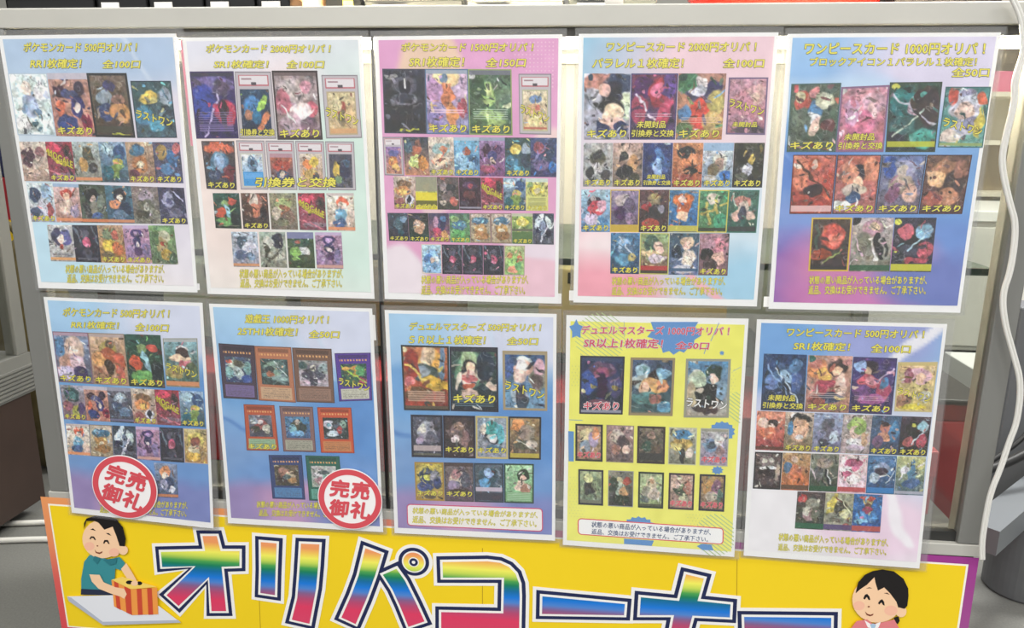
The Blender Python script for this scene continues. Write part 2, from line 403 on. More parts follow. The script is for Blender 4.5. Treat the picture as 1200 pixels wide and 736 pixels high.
POSTERS=[
{'q': [(-0.5539, 0.9421), (-0.3361, 0.9437), (-0.3357, 0.6438), (-0.5446, 0.6431)], 'bg': 'bcd8ee-f4eeee e10,90,40,30,c6e6f6 e95,50,50,45,e6e0ec e60,5,70,14,b4cae6 l70,0,85,18,1,d8e4f4', 't': [('ポケモンカード 500円オリパ ！', [(30.1, 8.0), (164.8, 9.3), (163.6, 19.4), (28.4, 18.3)]), ('RR1枚確定！', [(35.4, 25.9), (97.1, 26.4), (95.6, 36.6), (33.6, 36.2)]), ('全100口', [(122.4, 27.8), (166.5, 28.1), (165.5, 37.0), (121.2, 36.7)])], 'n': [[(40.9, 267.0), (170.5, 264.2), (169.4, 274.3), (39.2, 277.3)], [(41.5, 278.4), (168.6, 275.5), (167.4, 286.1), (39.8, 289.3)]], 'r': [([(4.7, 41.5), (148.3, 42.2), (150.3, 114.6), (4.2, 111.9)], 3, 0, ['eff-dee e45,50,20,22,abd e42,25,14,10,fed e60,62,12,6,68a e30,58,6,8,79b e50,82,8,4,467 e20,80,22,12,fff e75,30,16,16,fff t88,94,778 f3,bcd', 'K|c98-b76 b0,10,ccd e25,28,16,12,423 e75,26,14,11,434 e48,34,22,9,558 e65,52,18,18,337 e64,54,8,7,edc e35,80,24,13,348 e20,58,12,12,e75 e85,76,15,12,924', '765-432 e50,20,14,8,447 e35,38,20,12,9ab e38,60,22,14,347 e72,60,26,15,d95 e70,40,18,9,a76 b82,93,443 l45,96,85,96,4,cc3 f5,222']), ([(151.7, 50.8), (199.2, 51.0), (200.6, 114.4), (152.4, 114.6)], 1, 0, ['L|355-467 e40,30,24,13,ec5,-20 e48,35,12,6,fe8 e82,28,18,16,9ab e25,62,26,15,48a e82,60,18,18,345 e55,80,20,10,5ac t90,96,9aa f2,234']), ([(4.4, 119.5), (202.9, 119.3), (203.5, 166.4), (3.2, 165.8)], 6, 0, ['dcb-b98 e28,40,26,22,534 e55,55,18,14,cba e75,25,20,14,966 e40,80,25,12,dba', 'K|a34-845 e30,15,30,12,e46 e80,28,16,18,533 e78,28,8,9,222 l5,25,40,50,13,cb2 l38,48,85,58,13,cb2 e60,85,45,8,978 l0,70,95,98,5,d78', 'bcc-887 e55,30,20,20,554 e35,55,18,18,c95 e70,65,16,14,444 b88,96,e96', '9bd-356 e35,18,28,14,bde e75,25,22,18,358 e62,48,20,10,dc5 e55,52,12,6,e97 e55,70,28,18,794 e25,75,20,16,267 e85,80,16,12,467', 'K|ca8-865 e40,20,30,14,479 e50,55,28,22,b74 e50,55,14,10,dca e25,80,18,12,634', 'K|557-446 e30,25,20,18,a84 e70,35,22,20,369 e45,65,28,14,58b e85,15,12,12,c66']), ([(6.0, 167.5), (203.6, 171.8), (204.6, 214.7), (4.1, 214.8)], 6, 0, ['K|dee-aab e25,30,22,18,346 e70,25,20,24,9bd e55,60,20,22,ccd e80,70,12,18,b55 e25,75,20,14,457', 'dbb-b87 b0,8,9bd e50,25,24,14,c43 e48,33,12,10,fca e45,60,26,20,ecb e75,70,18,16,a9b b88,96,e96', '454-565 e45,28,24,18,222 e50,36,10,9,ecb e50,60,14,18,887 e25,65,14,22,333 e78,50,16,22,787 e60,80,22,10,46a b90,97,e85', '478-357 e55,25,24,16,223 e55,32,10,9,edc e35,50,28,12,e96 e70,60,22,18,235 e45,78,30,12,68a b90,97,e96', '877-776 e50,30,28,20,a9a e50,55,30,20,665 e50,55,12,10,bba e35,75,24,14,443 e75,72,16,14,998', 'K|446-335 e35,35,22,20,99b e38,36,12,11,558 e75,25,20,22,224 l50,5,90,35,5,bbd e60,70,26,14,668']), ([(23.7, 218.3), (186.8, 216.4), (188.4, 263.1), (22.3, 262.8)], 5, 0, ['ddd-aaa e35,30,24,22,446 e70,35,20,22,66a e50,38,12,12,fdc e50,58,10,8,d54 b88,96,ea6 t78,85,445', '334-223 e50,25,18,14,556 l5,5,30,45,8,678 l80,5,95,50,6,567 e52,48,15,14,c57 e50,56,10,5,e8a e50,75,20,12,445 t88,94,889', 'K|b97-a73 e50,25,30,16,786 e65,25,14,12,c65 e45,55,30,18,ec4 e70,60,20,18,d74 e30,80,24,12,764', 'K|c9b-979 b0,8,cbd e50,22,26,10,437 e50,23,14,5,b9c e50,43,18,15,336 e52,50,8,7,edd e52,68,16,12,536 e20,70,15,20,a8b e80,65,15,20,87a b90,97,da9', '7a6-675 e55,30,28,18,cca e45,50,24,20,a96 e50,48,9,6,b43 e25,30,14,18,574 e60,75,22,14,b93 e85,85,16,14,464'])]},
{'q': [(-0.3294, 0.9393), (-0.1201, 0.9403), (-0.1144, 0.6423), (-0.3241, 0.642)], 'bg': 'e4e4f0-f0eee8 e12,60,40,38,f6e6e0 e95,60,40,50,d6ece2 e55,18,20,12,f2e6ea', 't': [('ポケモンカード 2000円オリパ ！', [(28.6, 7.6), (174.5, 8.6), (173.9, 17.5), (27.6, 16.7)]), ('SR1枚確定！', [(36.3, 24.8), (101.0, 25.1), (100.3, 33.5), (35.4, 33.3)]), ('全100口', [(122.5, 25.2), (166.0, 25.4), (165.5, 33.8), (121.8, 33.6)])], 'n': [[(43.7, 265.3), (173.3, 262.1), (172.6, 273.0), (42.7, 276.4)], [(43.8, 277.3), (171.4, 273.9), (170.7, 284.4), (42.7, 287.9)]], 'x': [('引換券と交換', [(73.7, 155.8), (171.0, 154.7), (170.3, 165.4), (72.7, 166.7)])], 'r': [([(5.2, 36.8), (58.3, 36.6), (57.4, 111.2), (5.3, 111.9)], 1, 0, ['437-215 e55,20,50,14,76a e25,45,26,26,34a e70,25,20,12,546 l60,35,25,95,4,cbe e75,62,26,20,c35 e68,52,10,10,312 e70,70,8,18,323 b0,8,334 t60,90,98b f3,436']), ([(59.6, 37.0), (102.6, 37.2), (103.0, 111.3), (58.0, 111.6)], 1, 0, ['XS|246-124 e40,40,30,26,48c e25,55,16,12,c86 e75,30,10,22,ad5,30 e75,70,12,24,e85,30 e50,60,16,14,27a']), ([(103.6, 36.2), (157.0, 36.3), (158.3, 112.0), (104.2, 112.4)], 1, 0, ['K|a99-977 e45,30,34,18,cbb e72,25,14,10,d9a e20,45,18,16,b67 e80,58,14,12,d67 e55,60,22,14,fee e35,75,24,14,cab e75,80,20,12,867 t62,68,223 b94,100,322 b0,7,655 f4,322 l15,50,40,75,3,eee']), ([(161.5, 41.0), (203.3, 41.1), (204.8, 109.7), (162.4, 110.5)], 1, 0, ['LS|dc9-ca7 e50,40,18,16,b54 e50,60,14,20,875 e30,30,20,14,eda e75,50,16,20,db8 b85,97,da7 f4,ba8']), ([(11.0, 114.4), (51.4, 114.2), (49.4, 170.5), (11.9, 169.6)], 1, 0, ['K|544-334 e50,15,45,12,d64 e50,45,28,24,58a e50,45,14,20,9bd e30,70,20,14,346 e80,65,16,18,723 f3,433']), ([(53.1, 113.3), (195.8, 113.9), (195.2, 169.0), (53.6, 169.8)], 4, 3, ['S|eee-59d e50,30,24,22,68a e50,28,12,10,345 b55,97,39d t60,75,9cf f4,ccb', 'S|c64-346 b0,12,b9a e50,35,38,16,b43 e50,65,30,16,457 e50,60,10,10,cba', 'S|dcb-b86 e35,30,22,14,e84 e65,25,20,14,ec4 e50,60,30,18,ca5 e70,70,14,14,445', 'S|445-556 e30,45,16,24,db4 e65,50,24,24,335 e40,75,18,12,796 e75,25,16,12,468']), ([(17.7, 174.6), (192.3, 172.2), (192.0, 216.3), (17.3, 216.1)], 5, 4, ['254-232 e45,28,16,10,8a6 e72,25,14,8,d54 e25,55,20,16,d53 e55,55,9,26,9cd,-20 e40,80,30,12,6a5 e80,70,18,20,122 t92,96,998', 'K|643-322 e50,25,28,24,a65 e45,20,14,22,dcb e50,50,22,20,c75 e25,50,14,24,532 e80,60,14,22,211', '997-765 e50,30,30,18,ab7 e50,50,28,18,a64 e25,55,18,18,cba e70,65,24,16,865 e40,80,28,10,775', 'a34-845 e30,15,30,12,e46 e80,28,16,18,533 e78,28,8,9,222 l5,25,40,50,13,cb2 l38,48,85,58,13,cb2 e60,85,45,8,978 l0,70,95,98,5,d78', 'eed-ca9 b0,7,cbb e55,25,22,16,e64 e55,35,14,11,fdc e50,58,22,18,7bd e45,80,24,14,469 b90,97,e96']), ([(36.4, 220.2), (174.9, 218.2), (174.9, 261.6), (35.7, 262.3)], 4, 4, ['bcd-99a e40,30,24,18,456 e65,45,24,20,dde e35,65,24,16,568 e70,70,18,12,79b b90,97,d96', 'aba-887 e70,25,24,22,334 e35,30,20,18,ddc e30,60,12,24,443 e60,65,30,16,bba l20,90,80,50,5,665', '464-342 b0,18,88b e55,28,34,14,354 e60,55,24,14,eee e30,60,22,18,8b5 e65,75,30,14,453 e40,30,10,6,a54', 'c9b-979 b0,8,cbd e50,22,26,10,437 e50,23,14,5,b9c e50,43,18,15,336 e52,50,8,7,edd e52,68,16,12,536 e20,70,15,20,a8b e80,65,15,20,87a b90,97,da9'])]},
{'q': [(-0.1057, 0.9399), (0.1028, 0.9415), (0.1053, 0.6431), (-0.1022, 0.6423)], 'bg': 'e4a6d0-e6a8cc e28,10,18,11,f0d0b8 e6,92,19,12,f0e4ec e92,78,24,8,efe0ec e88,92,24,9,f0c8d6 e30,60,10,8,f0ccd4 e95,40,12,8,f4d6d6 l10,75,20,71,1,f4dcea', 'dots': 1, 't': [('ポケモンカード 1500円オリパ ！', [(31.0, 7.1), (178.8, 8.5), (178.8, 17.4), (30.7, 16.1)]), ('SR1枚確定！', [(39.6, 21.9), (101.9, 22.4), (101.8, 32.7), (39.2, 32.3)]), ('全150口', [(126.6, 23.7), (170.6, 24.1), (170.7, 33.2), (126.5, 32.9)])], 'n': [[(46.0, 267.4), (174.4, 264.4), (174.4, 274.3), (45.7, 277.4)], [(45.7, 279.3), (170.9, 276.3), (170.9, 287.1), (45.3, 290.4)]], 'r': [([(8.1, 34.1), (154.5, 35.6), (155.8, 106.1), (7.7, 104.0)], 3, 0, ['334-222 e50,26,30,14,556 e50,28,14,10,112 l50,15,50,32,3,ddd e50,48,34,10,778 e50,46,22,8,334 t62,84,99a l35,95,80,93,4,cc3 f3,445 e20,12,14,4,999', 'K|dbd-88b e50,15,30,12,fd9 e45,14,8,9,68a e50,40,15,20,e85 e60,70,14,18,e95,-10 e20,35,20,18,c9c e82,35,16,20,dbd e85,60,14,16,c56 e20,75,22,16,98c t62,68,fde b0,7,9ab f2,579', 'K|575-464 e45,40,16,18,ac7 e45,32,9,7,de9 e22,30,18,18,353 e78,40,20,22,686 e50,75,34,14,9b6 e25,80,18,10,574 t60,78,ded b0,9,778 e8,12,8,6,ddd f3,9a6']), ([(162.4, 40.4), (198.7, 40.6), (199.5, 105.2), (163.6, 104.6)], 1, 0, ['LS|edb-db8 e50,22,24,10,79c e45,45,26,12,eb8 e62,44,10,7,d76 e50,75,30,14,ed9 b90,95,b65 f5,bb9']), ([(5.4, 108.2), (28.6, 108.1), (29.1, 151.6), (6.0, 151.1)], 1, 0, ['S|97b-c86 e50,25,34,14,66a e45,55,30,20,d84 e65,75,24,14,eb6']), ([(29.0, 108.1), (205.9, 108.6), (205.9, 151.6), (30.3, 150.9)], 6, 0, ['345-c86 e50,35,20,16,b64 e45,65,26,18,de8 e75,70,18,20,e94 e20,25,18,18,467 e60,15,12,10,854', 'K|dcb-ba9 e50,30,36,16,9bb e60,30,14,10,d86 e45,60,28,16,eca e45,58,8,6,b54 e70,78,18,10,976', 'K|7bd-58b e50,35,14,12,c64 e25,55,24,16,adf e75,60,20,18,47a e50,75,30,12,9ce b0,9,bcd', 'a8b-747 b0,8,9ab e30,30,18,14,424 e72,30,16,12,536 e50,50,20,14,448 e50,60,12,8,ecb e35,82,28,12,b57', 'K|355-467 e40,30,24,13,ec5,-20 e48,35,12,6,fe8 e82,28,18,16,9ab e25,62,26,15,48a e82,60,18,18,345 e55,80,20,10,5ac t90,96,9aa f2,234', '458-336 e65,40,24,22,346 e30,25,20,16,a56 e60,45,5,3,fff e40,70,30,14,769 e85,75,16,16,37c l10,60,60,20,6,88b']), ([(16.1, 152.1), (196.4, 153.2), (197.3, 189.5), (15.8, 189.6)], 7, 1, ['K|dcb-a76 e50,25,36,14,864 e40,45,34,14,e95 e45,48,18,8,fc6 e72,75,20,20,dde e72,70,8,14,223 e25,78,18,14,955', 'K|bb7-dd3 b0,45,998 e50,25,30,14,bb5 e50,30,16,10,eb4 b48,100,ed3 b72,88,552', '655-443 e30,30,18,14,988 e65,35,22,16,333 e50,60,26,18,766 e75,75,16,14,c65 e25,80,16,10,dcb', '423-312 e50,25,32,14,535 e50,27,14,9,a45 e50,55,30,14,633 e25,80,20,10,545 b90,95,aab', 'K|a34-845 e30,15,30,12,e46 e80,28,16,18,533 e78,28,8,9,222 l5,25,40,50,13,cb2 l38,48,85,58,13,cb2 e60,85,45,8,978 l0,70,95,98,5,d78', 'K|9bd-356 e35,18,28,14,bde e75,25,22,18,358 e62,48,20,10,dc5 e55,52,12,6,e97 e55,70,28,18,794 e25,75,20,16,267 e85,80,16,12,467', 'K|dd8-cc5 b0,12,cdd e50,35,30,16,ed4 e50,38,16,9,eda e20,20,14,10,8a6 b55,100,dd8 t60,85,664']), ([(7.3, 194.3), (203.8, 192.3), (204.3, 227.9), (8.3, 226.8)], 8, 1, ['K|345-223 e50,40,24,24,467 e75,20,16,12,79b e30,65,20,16,334 e60,70,12,10,256', 'K|222-243 e50,15,24,8,445 e50,45,28,22,da8 e45,38,14,10,ecb e50,62,20,10,c97 e80,80,16,10,354', 'K|446-a56 e35,30,16,20,c9b e65,40,20,24,336 e70,20,14,12,58b e40,65,22,16,c46 e75,75,18,14,ea6', 'K|576-6a5 e50,40,34,18,479 e60,35,22,10,59b e40,70,34,14,6b6 e25,20,20,10,9b7', 'cba-a97 e50,25,40,14,479 e30,22,16,6,8bd e50,55,28,20,c95 e50,58,12,8,edb e55,75,34,14,a74 f3,876', 'cba-a97 e50,25,40,14,479 e30,22,16,6,8bd e50,55,28,20,c95 e50,58,12,8,edb e55,75,34,14,a74 f3,876', 'K|9b5-685 b0,10,ccb e50,28,28,16,ed5 e50,30,14,9,fe8 b50,58,665 b60,100,574', '345-556 e30,25,16,26,def,30 e75,30,12,22,cdd,-20 e50,50,12,26,89b e25,55,14,10,224 e70,65,18,12,223 l35,90,70,40,6,dde']), ([(46.6, 230.1), (170.7, 229.7), (170.4, 264.5), (46.8, 265.0)], 5, 2, ['bde-8be e50,35,34,18,9cf e35,50,20,16,58c e65,55,24,16,def e50,70,28,14,7ad e55,55,14,8,ecb f3,dcb', '334-223 e50,25,18,14,556 l5,5,30,45,8,678 l80,5,95,50,6,567 e52,48,15,14,c57 e50,56,10,5,e8a e50,75,20,12,445 t88,94,889', '334-223 e50,25,18,14,556 l5,5,30,45,8,678 l80,5,95,50,6,567 e52,48,15,14,c57 e50,56,10,5,e8a e50,75,20,12,445 t88,94,889', '334-223 e50,25,18,14,556 l5,5,30,45,8,678 l80,5,95,50,6,567 e52,48,15,14,c57 e50,56,10,5,e8a e50,75,20,12,445 t88,94,889', 'bc8-8b6 e50,30,26,14,9b6 e45,55,30,20,ad7 e30,35,16,10,d96 e75,45,16,12,d75 e45,80,24,12,e97 e70,70,18,14,6a6 f3,ba9'])]},
{'q': [(0.1209, 0.9419), (0.3305, 0.9427), (0.3321, 0.6472), (0.1233, 0.6453)], 'bg': 'b8d2e8-dfe4ee e0,5,50,28,9ccbe6 e80,12,60,28,f0d0da e50,40,60,20,f2dce4 e5,78,48,20,f6ccd4 e20,84,26,15,f8e8ea e12,98,40,12,f4a8b8 e85,75,40,25,d2e4f0 e90,95,30,14,a6d2ea l60,88,80,100,4,f4b8c4', 't': [('ワンピースカード 2000円オリパ ！', [(30.1, 8.9), (187.9, 9.8), (188.7, 19.2), (30.4, 18.5)]), ('パラレル１枚確定！', [(15.2, 25.1), (112.8, 25.5), (113.4, 35.7), (15.4, 35.4)]), ('全100口', [(154.6, 26.1), (197.4, 26.3), (198.2, 35.4), (155.2, 35.2)])], 'n': [[(43.8, 265.9), (172.2, 263.5), (172.8, 272.9), (44.1, 275.5)], [(44.1, 277.6), (169.6, 275.1), (170.2, 284.6), (44.4, 287.3)]], 'r': [([(6.3, 41.0), (159.2, 41.4), (158.6, 110.7), (7.9, 111.3)], 3, 1, ['K|ccd-99a e35,12,40,12,c87 e80,14,34,14,346 e90,48,16,20,dec e62,30,24,20,223 e45,25,12,10,eba e58,48,30,14,222 e64,58,22,16,fdb e62,75,26,10,fcb e35,82,20,10,236 e80,82,16,10,236 e12,78,18,22,aab e12,7,7,5,245', 'MX|735-436 e25,20,24,16,526 e60,30,20,22,b34 e58,25,12,10,e79 e75,55,14,26,c46,20 e20,55,18,22,b46 e30,85,22,12,323 l10,30,60,75,4,dcd e85,20,16,20,649 t60,66,dcd f3,447', 'K|a76-c85 e20,15,24,16,485 e50,15,14,10,edd e55,32,34,12,446 e45,26,18,8,dde e78,22,16,14,336 e48,60,22,26,d43 e15,62,16,12,58b e82,45,18,20,cb6 e78,75,22,16,ca6 e15,85,20,10,574 t66,74,ecb e7,6,8,6,354']), ([(161.6, 45.5), (203.1, 45.5), (204.4, 105.6), (162.5, 105.1)], 1, 0, ['LM|c9a-a67 e70,30,26,18,daa e70,34,10,9,ecb e40,45,26,20,c89 e30,75,30,12,b89 e60,92,50,8,545 f4,768']), ([(7.6, 115.0), (205.1, 114.0), (205.7, 162.3), (8.0, 163.0)], 6, 1, ['K|bbb-999 e50,35,26,18,554 e50,28,14,10,333 e50,60,22,14,ccc e25,70,16,16,333 e80,75,14,16,444', 'K|ca9-765 e40,25,26,16,dba e35,30,14,12,333 e70,45,20,18,c96 e40,65,28,16,222 e75,80,18,12,443', 'MX|348-236 e50,35,24,24,58c e50,60,16,26,9be e25,30,18,18,237 e80,50,14,20,46a', 'K|c85-b53 e45,22,32,14,333 e70,35,18,12,e96 e35,50,22,14,d85 e60,62,26,10,222 e40,80,28,10,943', 'K|ddd-79b b0,18,9bd e55,42,22,22,ddc e55,45,14,14,b98 e35,60,20,14,875 e75,75,18,14,37c e25,80,20,12,ccc', 'K|443-222 e60,35,14,12,db5 e30,30,22,18,221 e50,60,22,14,dde e78,60,16,18,332 e30,75,22,12,665']), ([(6.3, 166.3), (203.2, 165.1), (203.0, 212.6), (7.4, 214.2)], 6, 0, ['K|acd-58b e45,28,26,14,323 e40,22,12,9,edd e55,45,30,18,d45 e70,40,16,14,eab e35,70,26,14,dce e75,78,22,12,48b', '98a-546 e40,25,26,16,cbb e65,40,22,20,657 e35,55,22,18,425 e70,70,20,14,a8a b82,97,db3 t86,92,665 f3,db4', 'K|644-322 e50,25,22,18,875 e50,15,12,8,ba6 e25,40,18,10,a33 e60,50,30,16,333 e72,45,10,9,889 e40,80,30,12,b43', '48b-26a e50,25,36,16,e73 e45,22,12,9,fcb e50,45,28,16,d63 e50,60,24,12,fca e80,65,16,20,37b b84,97,dc4 f2,dc4', '596-474 e50,20,22,14,dcb l25,30,40,80,10,cb5 l15,55,60,45,10,cb5 l55,25,70,75,9,cb5 l75,35,95,30,6,cb5 e75,75,22,18,4a7 b88,96,332 f4,dc5', '476-254 e50,28,28,14,c87 e50,45,18,20,dcb e30,60,16,12,eba e75,60,18,12,dba e50,55,12,16,445 b85,96,333 l15,10,25,35,5,cdc f3,376']), ([(41.0, 214.9), (174.2, 213.6), (174.9, 261.8), (41.8, 262.0)], 4, 1, ['K|48b-246 e45,30,22,18,9bd e60,45,24,18,579 e40,65,26,14,59b e70,60,14,10,ba6 l30,10,70,50,4,cde', '9b7-854 e40,25,26,20,465 e65,35,16,14,fcb e35,50,30,8,ec9 e60,62,30,10,dcd b80,92,b33 b90,97,332 f3,cc6', '356-67a e60,22,22,14,db9 e60,30,12,10,fcb e65,60,24,22,edc e25,45,18,18,234 e55,85,40,10,dde b84,92,357', 'K|b89-755 e60,30,32,20,d89 e35,25,18,14,c9a e25,50,20,14,222 e65,60,24,16,eba e40,75,22,14,433 f2,333'])]},
{'q': [(0.3403, 0.9412), (0.5525, 0.9419), (0.5513, 0.6477), (0.3454, 0.645)], 'bg': 'a0c8f0-4f86cc e95,8,60,20,e0daf0 e30,22,40,8,c4dcf4 e10,48,36,10,5c88d0 e10,72,50,14,7c9ad8 e80,80,50,14,6c92d4 e8,94,50,20,8c64b4 e45,86,40,16,d084b4 e45,98,40,10,c878b4 e92,92,36,12,6c7cc0 l0,40,40,60,1,7ca4e0', 't': [('ワンピースカード 1000円オリパ ！', [(17.4, 9.3), (196.0, 10.4), (197.7, 21.6), (18.4, 20.8)]), ('ブロックアイコン１パラレル１枚確定！', [(24.1, 23.8), (189.8, 24.6), (191.0, 33.1), (24.8, 32.5)]), ('全50口', [(167.0, 34.8), (203.8, 34.9), (205.2, 43.9), (168.2, 43.8)])], 'n': [[(42.0, 258.1), (168.9, 256.1), (170.2, 265.4), (42.8, 267.5)], [(42.0, 269.2), (169.2, 267.1), (170.5, 276.9), (42.8, 279.2)]], 'r': [([(7.1, 50.6), (58.0, 49.6), (58.8, 121.6), (7.3, 121.8)], 1, 0, ['K|565-454 e25,25,18,16,c54 e20,18,12,8,dc9 e50,14,10,8,d88 e52,38,14,14,58b e50,50,14,8,eee e55,62,8,16,ecb,20 e70,25,18,12,ddb e80,62,14,10,633 e25,55,20,20,676 t84,88,998 f3,466 e10,7,7,5,c55']), ([(58.4, 54.0), (107.1, 51.9), (108.4, 121.4), (58.8, 121.6)], 1, 0, ['MX|d9a-b67 e72,26,26,14,dab e72,38,12,12,fcc e45,55,30,20,d79 e25,40,16,20,c9b e60,80,26,12,a67 e10,6,6,4,ccc f4,868']), ([(106.8, 49.3), (159.3, 48.8), (161.3, 121.2), (110.2, 121.4)], 1, 0, ['354-233 e30,30,26,24,277 e52,34,16,14,cab e48,30,10,8,543 e80,35,26,26,433 e60,20,12,10,322 e30,62,24,14,366 e70,80,26,16,4a9 b84,92,cc3 e15,80,16,10,223 l5,20,90,60,3,ccd l10,80,70,40,3,bcb e10,7,8,6,dd5 f2,343']), ([(163.2, 53.8), (208.2, 53.9), (209.0, 116.5), (163.3, 116.2)], 1, 0, ['L|488-6a9 e50,30,36,26,ccd e18,18,12,14,d54 e85,18,12,12,d64 e50,42,20,18,ecb e52,68,30,14,ccd e70,62,22,14,88a e25,82,24,10,dcb e85,60,10,26,cb4 e50,8,20,6,99b b92,97,9a6 f3,366']), ([(14.4, 124.8), (199.9, 124.0), (198.0, 187.2), (15.2, 189.0)], 4, 1, ['d76-a32 e50,20,16,14,b53 e52,18,9,8,ecb e50,42,28,16,c65 e50,60,22,12,322 e20,35,18,26,e86 e85,50,16,26,b43 l5,10,95,70,4,532 b86,96,ecc f3,632', 'K|c65-a66 e55,30,24,14,223 e55,45,12,10,fca e45,58,28,10,cba e30,30,20,20,e97 e80,25,18,20,d86 e45,72,16,10,358 e20,85,24,8,eee f3,433', 'K|67a-767 e50,25,34,16,99b e50,28,14,10,cba e50,50,30,16,a98 e35,65,16,14,857 e75,65,18,16,eba e20,20,16,18,35a f3,334', 'K|754-533 e45,25,28,18,a75 e30,40,22,14,eb8 e70,45,24,22,433 e55,70,28,14,c86 e25,75,20,12,a54 e80,25,16,16,965 f3,422']), ([(39.4, 192.8), (172.4, 191.4), (173.6, 251.4), (40.3, 252.7)], 3, 2, ['543-322 e55,35,28,22,d54 e60,40,18,12,e76 l15,15,20,60,8,454 l40,80,80,55,9,443 e30,70,26,10,a42 l30,90,75,62,4,9a5 b90,97,222 f4,db4', 'cbb-776 e50,20,26,14,c9a e55,18,12,8,eca l60,35,75,75,12,222 l50,40,65,80,5,eee l75,40,90,70,8,333 e30,50,22,22,776 l10,40,30,70,4,dbc b88,98,253 e8,6,8,6,222', '334-223 e45,35,30,20,222 e75,25,22,14,8bd e30,25,18,14,d67 e80,60,20,16,c56 e40,60,24,12,445 l40,60,95,20,4,bde b86,98,dd3 e8,6,8,6,dd4 e60,80,30,6,b45'])]},
{'q': [(-0.5425, 0.631), (-0.333, 0.6299), (-0.342, 0.3252), (-0.5417, 0.3347)], 'bg': 'b0d6f4-568cce e92,8,50,18,d8def2 e10,35,30,12,6fa6dc e90,55,45,25,5c94d4 e5,75,45,16,7ba2d4 e70,78,60,12,6c9ad4 e15,96,44,14,9a88bc e48,92,28,12,c69cc4 e90,94,36,12,7c88c4 l0,52,30,62,2,5a8ccc l60,0,75,30,1,cfe0f4', 't': [('ポケモンカード 500円オリパ ！', [(25.2, 12.7), (167.3, 9.5), (166.4, 20.5), (23.7, 24.1)]), ('RR1枚確定！', [(34.1, 29.4), (98.5, 28.0), (97.5, 37.5), (32.8, 39.0)]), ('全100口', [(120.6, 28.4), (164.7, 27.9), (163.9, 37.7), (119.6, 38.3)])], 'n': [[(44.4, 270.8), (174.1, 263.7), (173.4, 273.2), (43.2, 280.6)], [(44.3, 282.3), (172.0, 275.1), (171.3, 284.4), (43.1, 291.9)]], 'r': [([(5.8, 44.4), (152.3, 42.6), (153.1, 111.3), (5.3, 112.3)], 3, 0, ['K|89b-667 b0,8,b9a e55,32,28,24,dba e52,35,11,10,fdc e30,60,22,18,c98 e60,60,22,16,ecd e25,80,26,14,dce e65,78,18,12,436 e15,30,14,20,58b f2,867', 'K|ca8-b86 b0,8,baa e50,28,26,14,ba5 e55,22,14,8,654 e50,42,26,14,a53 e25,50,18,14,ea6 e80,55,16,20,d64 e50,66,12,18,432 e80,75,14,14,c65 f2,987', 'K|254-232 e45,28,16,10,8a6 e72,25,14,8,d54 e25,55,20,16,d53 e55,55,9,26,9cd,-20 e40,80,30,12,6a5 e80,70,18,20,122 t92,96,998']), ([(155.0, 46.5), (200.8, 44.4), (200.4, 108.4), (154.5, 108.9)], 1, 0, ['L|8bc-465 b0,8,bbb e55,22,16,9,eee e55,32,18,14,433 e45,42,30,8,eca e60,55,18,12,c67 e30,70,26,14,a95 e75,65,20,16,564 b88,97,e96 f2,998']), ([(6.0, 115.8), (204.1, 112.8), (204.7, 159.5), (6.0, 163.3)], 6, 0, ['K|aab-867 e45,25,34,20,355 e45,28,18,12,588 e60,70,22,16,bb5 e25,60,20,14,a67 e80,65,14,18,547', 'c98-b76 b0,10,ccd e25,28,16,12,423 e75,26,14,11,434 e48,34,22,9,558 e65,52,18,18,337 e64,54,8,7,edc e35,80,24,13,348 e20,58,12,12,e75 e85,76,15,12,924', '667-445 b0,10,aab e50,30,28,16,9ab e50,30,16,9,cde e35,55,26,14,457 e65,70,28,14,68a b90,96,779', 'K|dcb-a76 e50,25,36,14,864 e40,45,34,14,e95 e45,48,18,8,fc6 e72,75,20,20,dde e72,70,8,14,223 e25,78,18,14,955', 'a34-845 e30,15,30,12,e46 e80,28,16,18,533 e78,28,8,9,222 l5,25,40,50,13,cb2 l38,48,85,58,13,cb2 e60,85,45,8,978 l0,70,95,98,5,d78', 'K|9bd-356 e35,18,28,14,bde e75,25,22,18,358 e62,48,20,10,dc5 e55,52,12,6,e97 e55,70,28,18,794 e25,75,20,16,267 e85,80,16,12,467']), ([(7.1, 169.3), (207.0, 161.7), (206.5, 209.1), (4.7, 212.7)], 6, 1, ['eed-ca9 b0,7,cbb e55,25,22,16,e64 e55,35,14,11,fdc e50,58,22,18,7bd e45,80,24,14,469 b90,97,e96', 'cba-a97 e50,25,40,14,479 e30,22,16,6,8bd e50,55,28,20,c95 e50,58,12,8,edb e55,75,34,14,a74 f3,876', '345-556 e30,25,16,26,def,30 e75,30,12,22,cdd,-20 e50,50,12,26,89b e25,55,14,10,224 e70,65,18,12,223 l35,90,70,40,6,dde', 'c9b-979 b0,8,cbd e50,22,26,10,437 e50,23,14,5,b9c e50,43,18,15,336 e52,50,8,7,edd e52,68,16,12,536 e20,70,15,20,a8b e80,65,15,20,87a b90,97,da9', '334-223 e50,25,18,14,556 l5,5,30,45,8,678 l80,5,95,50,6,567 e52,48,15,14,c57 e50,56,10,5,e8a e50,75,20,12,445 t88,94,889', 'cb7-b84 e50,30,34,18,dc6 e50,40,20,16,954 e45,62,28,14,dca e40,80,30,12,eb4 e80,70,14,20,a85 f3,baa']), ([(128.9, 213.3), (161.8, 212.9), (161.1, 259.5), (131.3, 261.1)], 1, 0, ['89b-457 e45,25,22,18,e96 e45,35,14,10,edc e60,55,26,18,346 e35,60,18,16,aac e70,75,16,10,dde b90,97,d85'])]},
